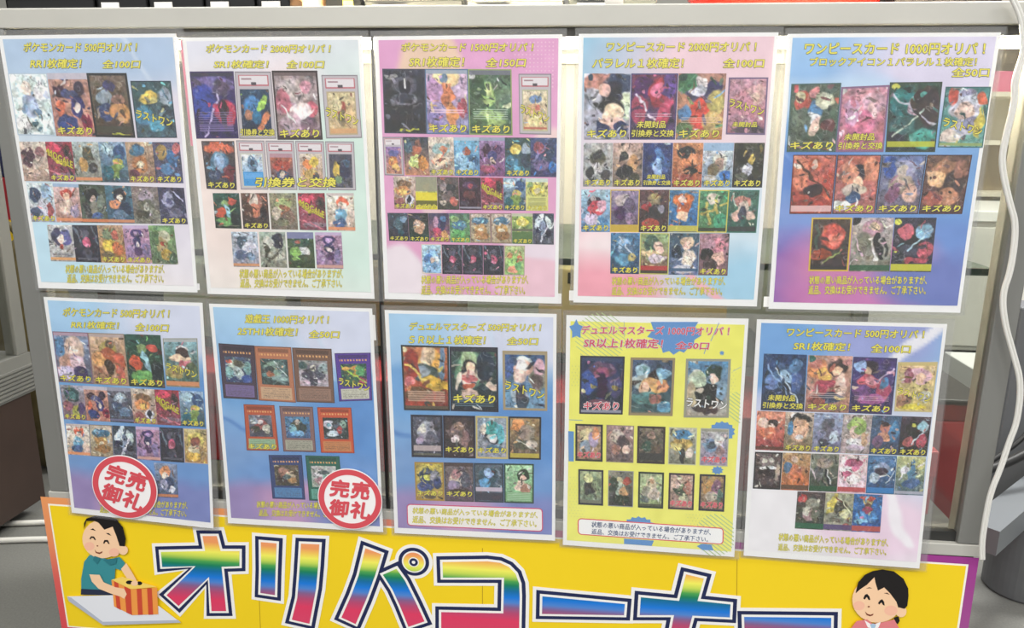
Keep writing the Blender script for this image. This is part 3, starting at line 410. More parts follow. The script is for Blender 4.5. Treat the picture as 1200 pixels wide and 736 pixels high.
{'q': [(-0.3246, 0.6292), (-0.1187, 0.6296), (-0.1127, 0.3345), (-0.3223, 0.3334)], 'bg': 'b0d6f4-568cce e92,8,50,18,d8def2 e10,35,30,12,6fa6dc e90,55,45,25,5c94d4 e5,75,45,16,7ba2d4 e70,78,60,12,6c9ad4 e15,96,44,14,9a88bc e48,92,28,12,c69cc4 e90,94,36,12,7c88c4 l0,52,30,62,2,5a8ccc l60,0,75,30,1,cfe0f4', 't': [('遊戯王 1000円オリパ ！', [(46.7, 11.8), (155.2, 10.1), (154.5, 20.9), (45.8, 22.7)]), ('25TH1枚確定！', [(35.6, 28.3), (113.9, 27.0), (113.1, 37.6), (34.7, 38.9)]), ('全50口', [(128.5, 29.5), (167.6, 28.9), (167.0, 38.3), (127.9, 39.0)])], 'n': [[(42.0, 262.9), (168.4, 258.4), (167.8, 267.6), (41.2, 272.2)], [(44.2, 274.6), (167.7, 270.1), (167.1, 279.4), (43.4, 284.0)]], 'r': [([(8.0, 50.4), (55.2, 51.6), (54.2, 123.1), (8.1, 122.8)], 1, 0, ['Y434,769|457-236 e45,30,34,18,aba e50,25,18,14,554 e50,60,18,26,bcc,-20 e15,60,16,20,8bb e85,40,14,26,7aa e15,20,12,8,c54 e80,80,20,14,35a']), ([(55.1, 52.0), (103.5, 52.0), (104.6, 124.8), (55.0, 124.0)], 1, 0, ['Yb75,ca8|355-344 e45,35,38,26,8a9 e30,40,20,10,344 e30,55,14,12,c75 e65,70,34,14,9bb e75,25,18,20,577 l50,10,90,60,4,bcc l20,70,80,90,6,799 e10,60,10,8,588']), ([(104.5, 52.4), (155.6, 52.4), (155.3, 123.3), (105.1, 123.7)], 1, 0, ['Y754,976|888-dcd e50,35,26,20,667 e50,30,12,12,ccb e30,55,20,16,445 e70,55,18,20,556 e50,80,14,18,334 e15,20,16,14,355 e85,30,16,20,9aa e20,85,20,10,ecd']), ([(159.0, 57.9), (205.3, 55.7), (204.0, 117.8), (161.2, 120.9)], 1, 0, ['LY539,ccb|254-345 e50,35,26,26,c93 e30,40,20,20,464 e75,30,20,20,5a6 e45,70,30,16,364 e85,70,16,16,b45 l0,10,95,80,6,ad4 e20,20,16,10,da4']), ([(34.3, 129.9), (75.5, 129.3), (77.2, 191.4), (33.6, 192.8)], 1, 0, ['KYb53,9b9|778-445 e50,40,26,24,a55 e50,30,12,10,dcc e25,60,20,14,443 e75,60,16,18,ccb e25,25,18,14,89a']), ([(82.0, 130.1), (126.3, 129.4), (126.6, 190.7), (83.0, 191.8)], 1, 0, ['Y866,aa9|48b-469 e50,40,26,24,554 e30,55,16,20,8cd e70,50,16,22,344 e50,25,10,10,cba e50,75,24,14,7be']), ([(131.7, 129.6), (176.4, 128.3), (177.4, 189.7), (133.1, 191.1)], 1, 0, ['Yc53,c85|233-344 e22,30,18,20,dde e60,50,24,28,456 e65,55,10,16,b44 e80,30,14,16,8a9 e35,70,24,14,cde e25,30,10,8,8cd']), ([(62.6, 197.7), (107.3, 195.5), (108.1, 257.2), (63.8, 258.4)], 1, 0, ['Y347,58b|654-443 e40,35,24,22,a76 e65,45,20,18,cb9 e30,65,20,16,433 e70,70,20,14,b85 e50,55,14,12,566']), ([(111.9, 195.7), (157.1, 194.7), (158.7, 256.9), (113.4, 258.2)], 1, 0, ['Y265,6a9|bbb-9a9 e40,40,24,22,ddd e65,45,20,18,7a9 e30,65,20,16,b89 e60,70,20,14,eee e50,30,24,10,455'])]},
{'q': [(-0.1032, 0.6283), (0.1041, 0.6302), (0.1091, 0.3372), (-0.0982, 0.333)], 'bg': 'b0d6f4-568cce e92,8,50,18,d8def2 e10,35,30,12,6fa6dc e90,55,45,25,5c94d4 e5,75,45,16,7ba2d4 e70,78,60,12,6c9ad4 e15,96,44,14,9a88bc e48,92,28,12,c69cc4 e90,94,36,12,7c88c4 l0,52,30,62,2,5a8ccc l60,0,75,30,1,cfe0f4', 't': [('デュエルマスターズ 500円オリパ ！', [(30.8, 14.4), (191.5, 12.1), (191.5, 21.8), (30.4, 24.2)]), ('ＳＲ以上１枚確定！', [(29.1, 30.4), (124.1, 29.0), (123.9, 39.9), (28.7, 41.3)]), ('全50口', [(150.6, 29.8), (188.0, 29.4), (188.0, 38.8), (150.5, 39.2)])], 'n': [[(25.3, 259.4), (187.5, 258.3), (187.5, 266.9), (24.9, 268.0)], [(24.8, 271.3), (186.4, 269.7), (186.4, 279.3), (24.4, 281.0)]], 'box': ([(17.6, 254.8), (194.2, 252.9), (194.7, 285.3), (17.3, 285.3)], 'd04070', 'f6f2f0'), 'r': [([(18.4, 43.1), (78.5, 43.1), (77.7, 126.8), (19.0, 127.7)], 1, 0, ['c74-a32 e60,25,26,22,ea4 e55,15,16,16,eca e85,30,8,30,68a e45,42,34,14,455 e40,40,20,8,9ab e70,60,30,12,eb3,20 e20,30,16,24,a32 e15,57,9,7,e77 e30,75,30,10,642 e70,82,26,8,943 b92,97,554 t70,86,dba f4,222 e6,5,6,5,dc9 l10,30,60,60,4,fd6']), ([(79.1, 43.5), (138.9, 43.0), (138.9, 126.3), (78.3, 126.8)], 1, 0, ['K|354-123 e45,35,34,28,697 e40,25,20,22,ac9 e42,30,16,12,222 e44,30,9,9,eca e30,45,6,20,223 e42,50,15,16,ecb e42,48,18,6,c66 e40,60,13,5,b53 e20,52,6,14,dcb,20 e75,52,8,22,dcb,-40 e88,62,10,5,ecb e40,72,22,8,dba t80,94,8ab b0,8,223 f4,223 e75,30,18,22,234']), ([(144.4, 46.9), (199.1, 46.5), (199.3, 122.8), (144.6, 123.1)], 1, 0, ['L|358-7ac e45,15,16,5,dee e45,30,22,14,eba e42,26,12,10,ddd e40,42,14,12,ecb e80,48,20,20,887 e80,25,14,14,dab e78,50,14,14,655 e35,75,20,14,bcd e42,85,14,12,345 e40,70,10,14,445 e15,30,10,16,46a b0,6,ba8 f5,a97']), ([(27.0, 133.2), (192.2, 130.9), (191.8, 187.5), (26.4, 190.2)], 4, 1, ['556-334 e50,40,30,24,aab e35,35,14,12,ddc e65,55,18,14,667 b72,84,cbb b90,96,665 f7,223 e30,60,14,10,a9b', 'K|433-322 e45,35,26,20,766 e35,55,16,10,dcc e70,55,14,22,866 e50,25,20,10,a87 f7,212 e50,97,6,3,ccc', 'K|9ab-99a e50,50,22,14,223 e50,28,24,16,4aa e48,52,14,10,eee e75,40,14,22,5bc e25,30,12,14,dcb e60,75,26,10,58a f5,cb7', 'a85-654 e25,20,22,14,e95 e55,40,26,22,987 e45,65,30,12,554 e70,65,16,10,cba b86,96,cb4 f5,222 l30,55,85,80,4,ccb']), ([(29.5, 196.7), (183.0, 193.3), (183.0, 247.1), (29.8, 249.3)], 4, 1, ['K|cb4-a84 e40,40,24,24,346 e45,38,14,8,dd5 e70,35,16,14,99a e75,55,14,16,347 e35,65,26,12,459 e50,88,20,5,654 f5,a83', 'K|766-545 e45,40,26,20,cba e40,30,16,12,a77 e70,45,18,22,556 e30,60,18,14,98a e50,75,34,8,433 f4,444 b0,10,433', '567-456 e50,32,34,20,356 e50,25,16,10,9be e35,50,22,14,59c b62,72,dcd e75,85,16,6,a45 b75,95,334 f5,234', 'ada-7a7 e65,30,20,16,232 e65,36,9,8,fcb e50,55,24,12,ecb e75,65,16,14,a76 e30,40,18,20,8b8 b72,95,7a7 t74,92,ded f5,243'])]},
{'q': [(0.1156, 0.6292), (0.3249, 0.6319), (0.331, 0.3298), (0.119, 0.3309)], 'bg': 'f2f06e-f2f076', 'pop': 1, 'red': 1, 't': [('デュエルマスターズ 1000円オリパ ！', [(18.1, 11.7), (188.8, 9.7), (189.4, 19.9), (18.3, 22.3)]), ('SR以上1枚確定！', [(21.1, 27.1), (113.5, 25.9), (113.9, 37.0), (21.3, 38.4)]), ('全50口', [(128.3, 28.1), (166.9, 28.1), (167.3, 37.1), (128.7, 37.1)])], 'n': [[(35.0, 262.2), (180.1, 262.6), (180.5, 270.1), (35.1, 269.9)], [(35.2, 271.9), (177.2, 272.3), (177.5, 279.4), (35.3, 279.1)]], 'box': ([(18.0, 258.8), (195.6, 259.6), (196.1, 281.6), (18.4, 281.3)], 'e04858', 'fafafa'), 'r': [([(17.3, 48.7), (69.8, 48.2), (69.4, 120.5), (17.4, 121.8)], 1, 0, ['R|236-123 e50,22,30,14,646 e50,28,16,12,a57 e50,50,14,26,314 e20,45,18,20,35a e80,50,16,22,447 e80,55,8,6,873 t62,67,a97 b0,9,346 e7,57,7,5,dda e45,80,24,6,745 b93,97,aab f4,223']), ([(76.6, 49.1), (128.6, 48.3), (128.5, 119.9), (76.3, 120.9)], 1, 0, ['457-355 e30,25,16,14,9bc e30,40,26,12,bcc e62,32,18,12,322 e52,48,28,14,da6 e35,52,12,9,fca e75,45,14,12,e96 e80,85,16,12,59b e40,70,34,12,588 e60,70,16,8,b76 e75,25,16,8,8bd b94,98,776 f6,986']), ([(141.1, 48.8), (192.6, 47.9), (194.0, 119.3), (141.5, 121.1)], 1, 0, ['W|48b-ba9 e25,25,14,8,eed e62,25,18,14,243 e64,32,9,9,ecb e55,48,22,8,222 e50,62,34,20,222 e25,35,20,14,cdb e80,55,12,14,8ac e15,60,12,20,ba8 e50,85,30,8,433 e35,55,8,6,dcb f6,998']), ([(10.9, 134.6), (197.4, 133.1), (197.9, 180.3), (11.7, 182.8)], 5, 7, ['r|b97-975 e40,30,24,20,dc9 e65,40,20,22,a9b e35,60,18,18,89a e75,25,12,18,e96 f7,222', 'a88-655 e40,30,24,18,cba e60,50,22,22,544 e35,65,18,14,a76 e75,65,14,12,dba f4,987', '876-443 e50,30,26,12,554 e50,25,14,10,a87 e35,55,22,14,354 e65,60,18,14,654 b72,90,333 f8,322', 'bba-776 e50,20,36,12,48b e50,45,36,16,ca5 e30,50,20,10,dc7 e50,75,12,22,333 e75,70,14,12,dcb f4,cca', 'r|bbb-98a e40,45,28,20,79b e40,45,14,12,456 e65,35,18,18,ddd e70,60,16,14,a88 b0,9,998 f3,bba']), ([(14.6, 193.5), (197.4, 191.2), (197.8, 238.6), (15.4, 240.6)], 5, 12, ['ab8-676 e50,45,28,24,333 e40,25,18,12,dd9 e70,40,18,20,786 e35,60,14,12,444 b85,95,776 f8,223', '887-333 e48,30,14,12,dc9 e45,50,20,20,aba e62,58,20,12,c96 e75,30,16,12,a43 e50,80,34,14,232 e20,40,16,20,343 f4,999', 'bc9-896 e50,35,20,24,dca e50,25,10,8,c97 e30,55,18,14,887 e65,60,24,16,cba e25,75,20,10,677 b88,95,443 f8,232', 'r|ca9-a87 e45,45,26,18,454 e45,35,12,8,896 e25,30,18,14,dba e75,40,16,20,b76 e60,70,20,12,cca f8,323', 'r|a85-765 e35,35,22,20,c95 e65,35,18,22,968 e50,60,26,14,cba e80,60,12,18,576 f8,223'])]},
{'q': [(0.3343, 0.6316), (0.5425, 0.633), (0.5494, 0.3301), (0.3425, 0.3313)], 'bg': '8cb8e6-eee4ee e0,12,40,20,74a8e0 e70,3,30,16,9ca6dc l60,24,100,0,6,f0f0f8 l75,30,100,14,4,dce4f4 e90,34,40,10,d4dcf0 e10,38,40,10,b8c4ec e20,75,50,40,f2f0f4 e75,86,38,14,f0d8ea e65,70,20,10,f2dcee l78,66,92,92,5,f8f4fa', 't': [('ワンピースカード 500円オリパ ！', [(34.3, 9.2), (185.8, 7.7), (186.8, 17.0), (35.0, 18.7)]), ('SR1枚確定！', [(42.6, 24.8), (105.7, 24.3), (106.5, 33.8), (43.2, 34.4)]), ('全100口', [(129.3, 24.9), (172.9, 24.7), (173.9, 34.1), (130.2, 34.4)])], 'n': [[(40.5, 263.7), (169.9, 262.1), (170.8, 271.7), (41.1, 273.5)], [(40.6, 277.4), (168.8, 274.1), (169.7, 283.0), (41.2, 286.5)]], 'r': [([(10.0, 40.1), (58.9, 39.8), (60.4, 108.3), (10.3, 108.8)], 1, 0, ['MX|247-235 e50,40,24,22,469 e55,42,14,12,9bd e55,60,12,12,234 e20,50,14,14,68c e80,50,14,20,46a l30,25,90,90,3,cde l10,20,60,70,3,8ad e75,20,14,14,58b']), ([(60.4, 40.2), (110.3, 39.8), (111.2, 107.5), (61.0, 108.2)], 1, 0, ['K|c98-a76 e25,25,24,18,d85 e20,15,14,10,c76 e70,20,20,16,433 e68,25,10,9,fca e40,35,16,14,eb5 e50,55,34,12,b45 e78,50,12,18,ecb e55,75,30,10,346 e25,80,20,10,a54 t66,74,edd e10,6,8,6,265 e90,10,10,6,c88']), ([(111.0, 40.4), (159.7, 40.4), (160.0, 107.7), (111.2, 107.5)], 1, 0, ['K|437-325 e35,18,22,14,323 e38,25,10,9,eca e40,42,26,12,c56 e45,40,14,8,e9a e75,55,18,20,b46 e78,45,12,10,48b e20,15,14,12,9be e25,60,20,12,748 e50,75,34,10,a59 l55,40,95,20,4,bac t68,76,dbc f3,336']), ([(160.8, 44.9), (204.6, 43.4), (204.3, 102.8), (162.4, 103.4)], 1, 0, ['L|db8-cb6 e60,28,28,16,dab e60,32,12,9,fca e30,30,14,16,956 e20,80,24,14,a75 e65,55,30,12,ba6 e50,90,36,7,dc3 b0,7,cb7 e75,70,20,10,ccb f4,cb8']), ([(6.3, 109.7), (205.0, 108.6), (204.4, 156.0), (6.8, 158.4)], 6, 0, ['e97-933 e60,30,20,12,322 e55,38,12,8,ecb e40,55,30,14,d75 e70,70,20,10,b54 e25,30,20,14,ecb b90,97,532', 'K|cba-764 e50,18,36,14,222 e50,45,34,30,da8 e50,42,20,14,eb9 e50,62,18,7,eee e20,40,10,20,48b e50,85,26,10,975 e42,38,6,3,333', 'K|9ac-779 e50,35,20,24,667 e60,25,12,12,556 e30,55,14,14,88a e75,60,16,16,bcd e40,75,18,10,445', 'baa-a99 e50,30,32,22,ac6 e45,45,18,16,dba e60,38,16,10,8a5 e50,70,30,10,eee e50,85,34,8,cbc e80,60,12,20,b97', 'K|468-346 e50,35,20,18,b76 e50,22,14,9,322 e45,55,28,12,d97 e80,40,16,26,48b e25,65,20,14,757 f2,346', 'K|434-222 e45,35,26,20,222 e75,25,18,14,9cd e75,60,18,18,b45 e30,65,20,12,c66 e45,25,8,6,cc4 l40,70,95,20,3,cde']), ([(6.5, 160.9), (203.9, 156.8), (205.4, 204.6), (6.2, 208.1)], 6, 1, ['655-322 e45,25,30,14,877 e35,22,10,6,ddc e60,22,10,6,ddc e50,45,34,8,eee e50,55,36,10,211 e50,78,34,10,544 e85,50,8,26,a98 f5,222', 'b96-c63 e50,25,30,16,c96 e45,18,14,9,dba e45,45,28,14,c75 e55,62,32,12,d74 e20,40,12,14,579 b85,97,543', '887-343 e50,25,26,16,a98 l55,45,70,80,9,222 l60,45,74,80,4,ddd l40,50,55,80,6,333 e30,55,18,20,666 l5,40,25,70,4,dcc b86,98,253', 'edd-dbc e50,20,30,10,b57 e45,40,32,10,eee e60,35,14,12,d79 e30,55,18,10,c68 e55,65,28,12,fee b85,97,b44 f2,d99', '58b-247 e50,35,28,16,9ac e50,48,20,8,eee e50,42,24,10,434 e25,60,18,14,bcd l70,70,95,40,4,cde b84,97,38c f3,368', 'cc8-467 e60,30,10,24,58b e55,50,16,18,58a e30,35,16,12,dde l10,60,40,20,4,eef e55,70,34,12,469 e85,20,14,14,dd8 b90,97,bbc']), ([(59.8, 208.2), (159.4, 206.5), (160.1, 254.7), (59.5, 256.3)], 3, 0, ['544-343 e20,18,16,10,c44 e55,35,26,18,998 e45,60,22,16,a88 e70,60,18,20,665 e35,50,14,12,ccb b84,97,264', 'aa8-998 e25,30,14,28,dc5,20 e60,40,26,18,443 e70,55,14,14,cc9 e45,70,24,12,776 l60,20,95,60,4,ddb b84,97,547 e80,88,16,8,c54', '37b-25a e50,20,18,10,cb7 e50,30,14,8,754 e50,42,18,10,b46 e30,60,20,14,59d e70,60,18,14,48c e50,12,28,6,c54 b84,97,c54 e30,72,26,6,8ce'])]}]
POP=[[(11.8, 4.4), (14.9, 10.9), (20.2, 13.0), (17.0, 19.4), (17.3, 27.3), (12.1, 24.8), (7.1, 27.6), (7.1, 19.6), (3.7, 13.4), (8.8, 11.0)], [(98.5, 5.8), (153.1, 4.7), (150.0, 10.5), (157.5, 20.7), (149.7, 26.1), (149.1, 34.4), (143.2, 35.6), (138.4, 41.7), (133.2, 39.7), (126.4, 44.5), (121.1, 40.0), (114.1, 42.7), (111.4, 34.4), (106.6, 31.3), (104.3, 26.1), (95.1, 23.8), (101.9, 14.7)], [(181.8, 37.3), (182.5, 39.2), (184.2, 38.3), (183.5, 40.2), (185.4, 40.8), (183.6, 41.5), (184.5, 43.3), (182.7, 42.5), (182.2, 44.4), (181.4, 42.5), (179.7, 43.5), (180.4, 41.6), (178.6, 41.0), (180.4, 40.3), (179.4, 38.4), (181.2, 39.3)], [(186.5, 123.8), (189.6, 125.9), (193.3, 124.8), (195.0, 127.8), (199.0, 128.2), (198.9, 131.5), (202.3, 133.3), (200.5, 136.2), (202.6, 139.1), (199.4, 141.1), (199.9, 144.4), (196.0, 145.2), (194.6, 148.3), (190.7, 147.6), (187.9, 150.0), (184.8, 147.8), (181.0, 149.0), (179.3, 145.9), (175.4, 145.6), (175.4, 142.2), (172.1, 140.4), (173.9, 137.4), (171.8, 134.6), (174.9, 132.5), (174.5, 129.2), (178.4, 128.5), (179.8, 125.3), (183.7, 126.1)], [(4.4, 144.6), (11.3, 144.7), (11.9, 183.8), (5.5, 184.1)], [(184.0, 180.1), (185.9, 182.0), (188.9, 181.2), (188.8, 183.6), (191.6, 184.5), (189.5, 186.3), (191.0, 188.4), (187.9, 188.8), (187.2, 191.1), (184.5, 189.9), (182.1, 191.4), (181.1, 189.1), (178.0, 189.1), (179.2, 186.8), (176.9, 185.2), (179.7, 184.1), (179.3, 181.7), (182.4, 182.2)], [(92.5, 251.3), (96.0, 253.5), (100.4, 251.9), (102.3, 255.0), (107.1, 254.7), (107.3, 258.1), (111.7, 259.1), (110.0, 262.4), (113.5, 264.6), (110.2, 267.3), (112.1, 270.3), (107.7, 271.9), (107.9, 275.4), (103.0, 275.7), (101.3, 279.0), (96.8, 278.0), (93.5, 280.7), (90.0, 278.5), (85.6, 280.1), (83.6, 277.0), (78.8, 277.4), (78.7, 273.9), (74.2, 272.9), (75.9, 269.6), (72.4, 267.3), (75.8, 264.7), (73.8, 261.6), (78.3, 260.0), (78.2, 256.6), (83.0, 256.2), (84.7, 252.9), (89.2, 254.0)], [(75.6, 282.5), (112.3, 282.4), (109.8, 289.8), (75.8, 289.7)], [(164.3, 285.9), (170.9, 282.1), (181.8, 282.6), (184.8, 290.0), (171.3, 290.4)], [(176.3, 5.2), (168.1, 26.9), (168.8, 27.2), (177.0, 5.6)], [(164.1, 31.2), (161.2, 42.4), (162.0, 42.6), (164.8, 31.4)], [(67.5, 6.0), (68.5, 24.9), (68.9, 24.9), (67.9, 6.0)], [(195.9, 62.7), (204.6, 57.2), (204.4, 56.8), (195.7, 62.3)], [(5.5, 130.3), (21.4, 130.3), (21.4, 129.6), (5.5, 129.6)]]
STRIPES=[[(51.0, -2.3), (63.5, 7.0), (63.1, 7.6), (50.5, -1.6)], [(41.4, -4.2), (68.5, 15.7), (68.0, 16.4), (40.9, -3.5)], [(35.1, -3.7), (70.1, 22.0), (69.6, 22.7), (34.6, -3.0)], [(30.0, -2.3), (70.4, 27.4), (69.9, 28.1), (29.5, -1.6)], [(25.8, -0.2), (69.9, 32.2), (69.4, 32.9), (25.3, 0.5)], [(22.2, 2.3), (68.8, 36.6), (68.3, 37.2), (21.7, 3.0)], [(19.1, 5.2), (67.1, 40.5), (66.6, 41.2), (18.6, 5.9)], [(16.4, 8.4), (65.0, 44.2), (64.5, 44.9), (15.9, 9.1)], [(14.2, 12.0), (62.4, 47.5), (61.9, 48.2), (13.8, 12.7)], [(12.5, 16.0), (59.3, 50.5), (58.8, 51.2), (12.1, 16.7)], [(11.4, 20.4), (55.7, 53.1), (55.2, 53.8), (10.9, 21.1)], [(10.8, 25.2), (51.4, 55.2), (51.0, 55.9), (10.3, 25.9)], [(11.0, 30.7), (46.4, 56.7), (45.9, 57.4), (10.6, 31.4)], [(12.6, 37.1), (40.0, 57.3), (39.5, 58.0), (12.1, 37.8)], [(17.5, 46.0), (30.2, 55.4), (29.7, 56.1), (17.0, 46.7)], [(191.3, 242.4), (206.6, 253.7), (206.0, 254.7), (190.7, 243.4)], [(183.9, 242.0), (207.8, 259.6), (207.2, 260.6), (183.2, 243.0)], [(178.7, 243.2), (208.1, 264.8), (207.5, 265.9), (178.1, 244.3)], [(174.5, 245.2), (208.4, 270.1), (207.8, 271.2), (173.9, 246.3)], [(171.1, 247.8), (208.7, 275.4), (208.1, 276.5), (170.5, 248.8)], [(168.2, 250.7), (208.8, 280.6), (208.2, 281.6), (167.6, 251.8)], [(165.8, 254.1), (206.9, 284.3), (206.3, 285.4), (165.2, 255.1)], [(164.0, 257.8), (204.6, 287.7), (204.0, 288.8), (163.3, 258.8)], [(162.6, 261.9), (201.7, 290.8), (201.1, 291.8), (162.0, 262.9)], [(161.8, 266.4), (198.3, 293.4), (197.7, 294.4), (161.2, 267.5)], [(161.7, 271.5), (194.1, 295.5), (193.5, 296.5), (161.1, 272.6)], [(162.7, 277.4), (188.9, 296.8), (188.3, 297.8), (162.1, 278.5)], [(165.9, 285.0), (181.4, 296.4), (180.8, 297.5), (165.3, 286.0)], [(205.5, 86.2), (205.9, 86.5), (205.4, 87.3), (204.9, 87.0)], [(200.5, 87.1), (206.2, 91.3), (205.7, 92.1), (199.9, 88.0)], [(196.7, 89.0), (206.5, 96.1), (205.9, 96.9), (196.2, 89.9)], [(193.8, 91.4), (206.8, 100.9), (206.2, 101.8), (193.2, 92.3)], [(191.5, 94.4), (207.1, 105.7), (206.5, 106.6), (190.9, 95.3)], [(189.8, 97.8), (207.3, 110.6), (206.8, 111.4), (189.2, 98.6)], [(188.7, 101.6), (207.6, 115.4), (207.1, 116.3), (188.1, 102.5)], [(188.5, 106.1), (207.9, 120.3), (207.4, 121.2), (187.9, 107.0)], [(189.5, 111.5), (207.8, 124.8), (207.2, 125.7), (188.9, 112.4)], [(196.6, 121.4), (196.6, 121.4), (196.1, 122.3), (196.1, 122.3)]]
LETTERS=[('letter_o', [[(-0.3613, 0.3101), (-0.3414, 0.3114), (-0.3379, 0.2894), (-0.3114, 0.2912), (-0.3132, 0.2686), (-0.3386, 0.2659), (-0.3376, 0.1981), (-0.3586, 0.1964), (-0.3576, 0.2492), (-0.4057, 0.2007), (-0.4215, 0.2162), (-0.3751, 0.2642), (-0.4232, 0.2595), (-0.4227, 0.2822), (-0.3597, 0.2879)]], None), ('letter_ri', [[(-0.2806, 0.3066), (-0.2591, 0.3061), (-0.2631, 0.2664), (-0.2665, 0.2283), (-0.2866, 0.23), (-0.2832, 0.265)], [(-0.2254, 0.308), (-0.2006, 0.3086), (-0.2039, 0.277), (-0.2084, 0.2431), (-0.2207, 0.1879), (-0.2451, 0.1921), (-0.2354, 0.2259), (-0.2304, 0.264)]], None), ('letter_pa', [[(-0.1385, 0.3073), (-0.1173, 0.3), (-0.1271, 0.2677), (-0.1403, 0.2312), (-0.1562, 0.1927), (-0.1755, 0.2011), (-0.1606, 0.2353), (-0.1492, 0.2661)], [(-0.1162, 0.27), (-0.0978, 0.2802), (-0.0868, 0.2633), (-0.0724, 0.2308), (-0.0617, 0.2045), (-0.0837, 0.1944), (-0.0945, 0.2254), (-0.104, 0.249)]], [(-0.0745, 0.2917), (-0.0578, 0.2929)]), ('letter_ko', [[(-0.0363, 0.2944), (0.0227, 0.2996), (0.039, 0.2986), (0.0504, 0.2936), (0.0593, 0.2842), (0.064, 0.27), (0.0649, 0.2525), (0.0648, 0.1777), (-0.0395, 0.1689), (-0.0389, 0.2203), (0.0438, 0.2249), (0.0444, 0.2776), (-0.0359, 0.2718)]], None), ('long_mark', [[(0.0945, 0.2541), (0.2005, 0.251), (0.2001, 0.2347), (0.0945, 0.2282)]], None), ('letter_na', [[(0.2747, 0.2991), (0.297, 0.2949), (0.2913, 0.2625), (0.3323, 0.2608), (0.3329, 0.2421), (0.2864, 0.241), (0.2805, 0.2061), (0.279, 0.1736), (0.2557, 0.1716), (0.2634, 0.2399), (0.2201, 0.2365), (0.2203, 0.2624), (0.2685, 0.2608)]], None), ('long_mark', [[(0.3506, 0.2441), (0.4564, 0.2512), (0.4586, 0.2263), (0.3532, 0.2188)]], None)]
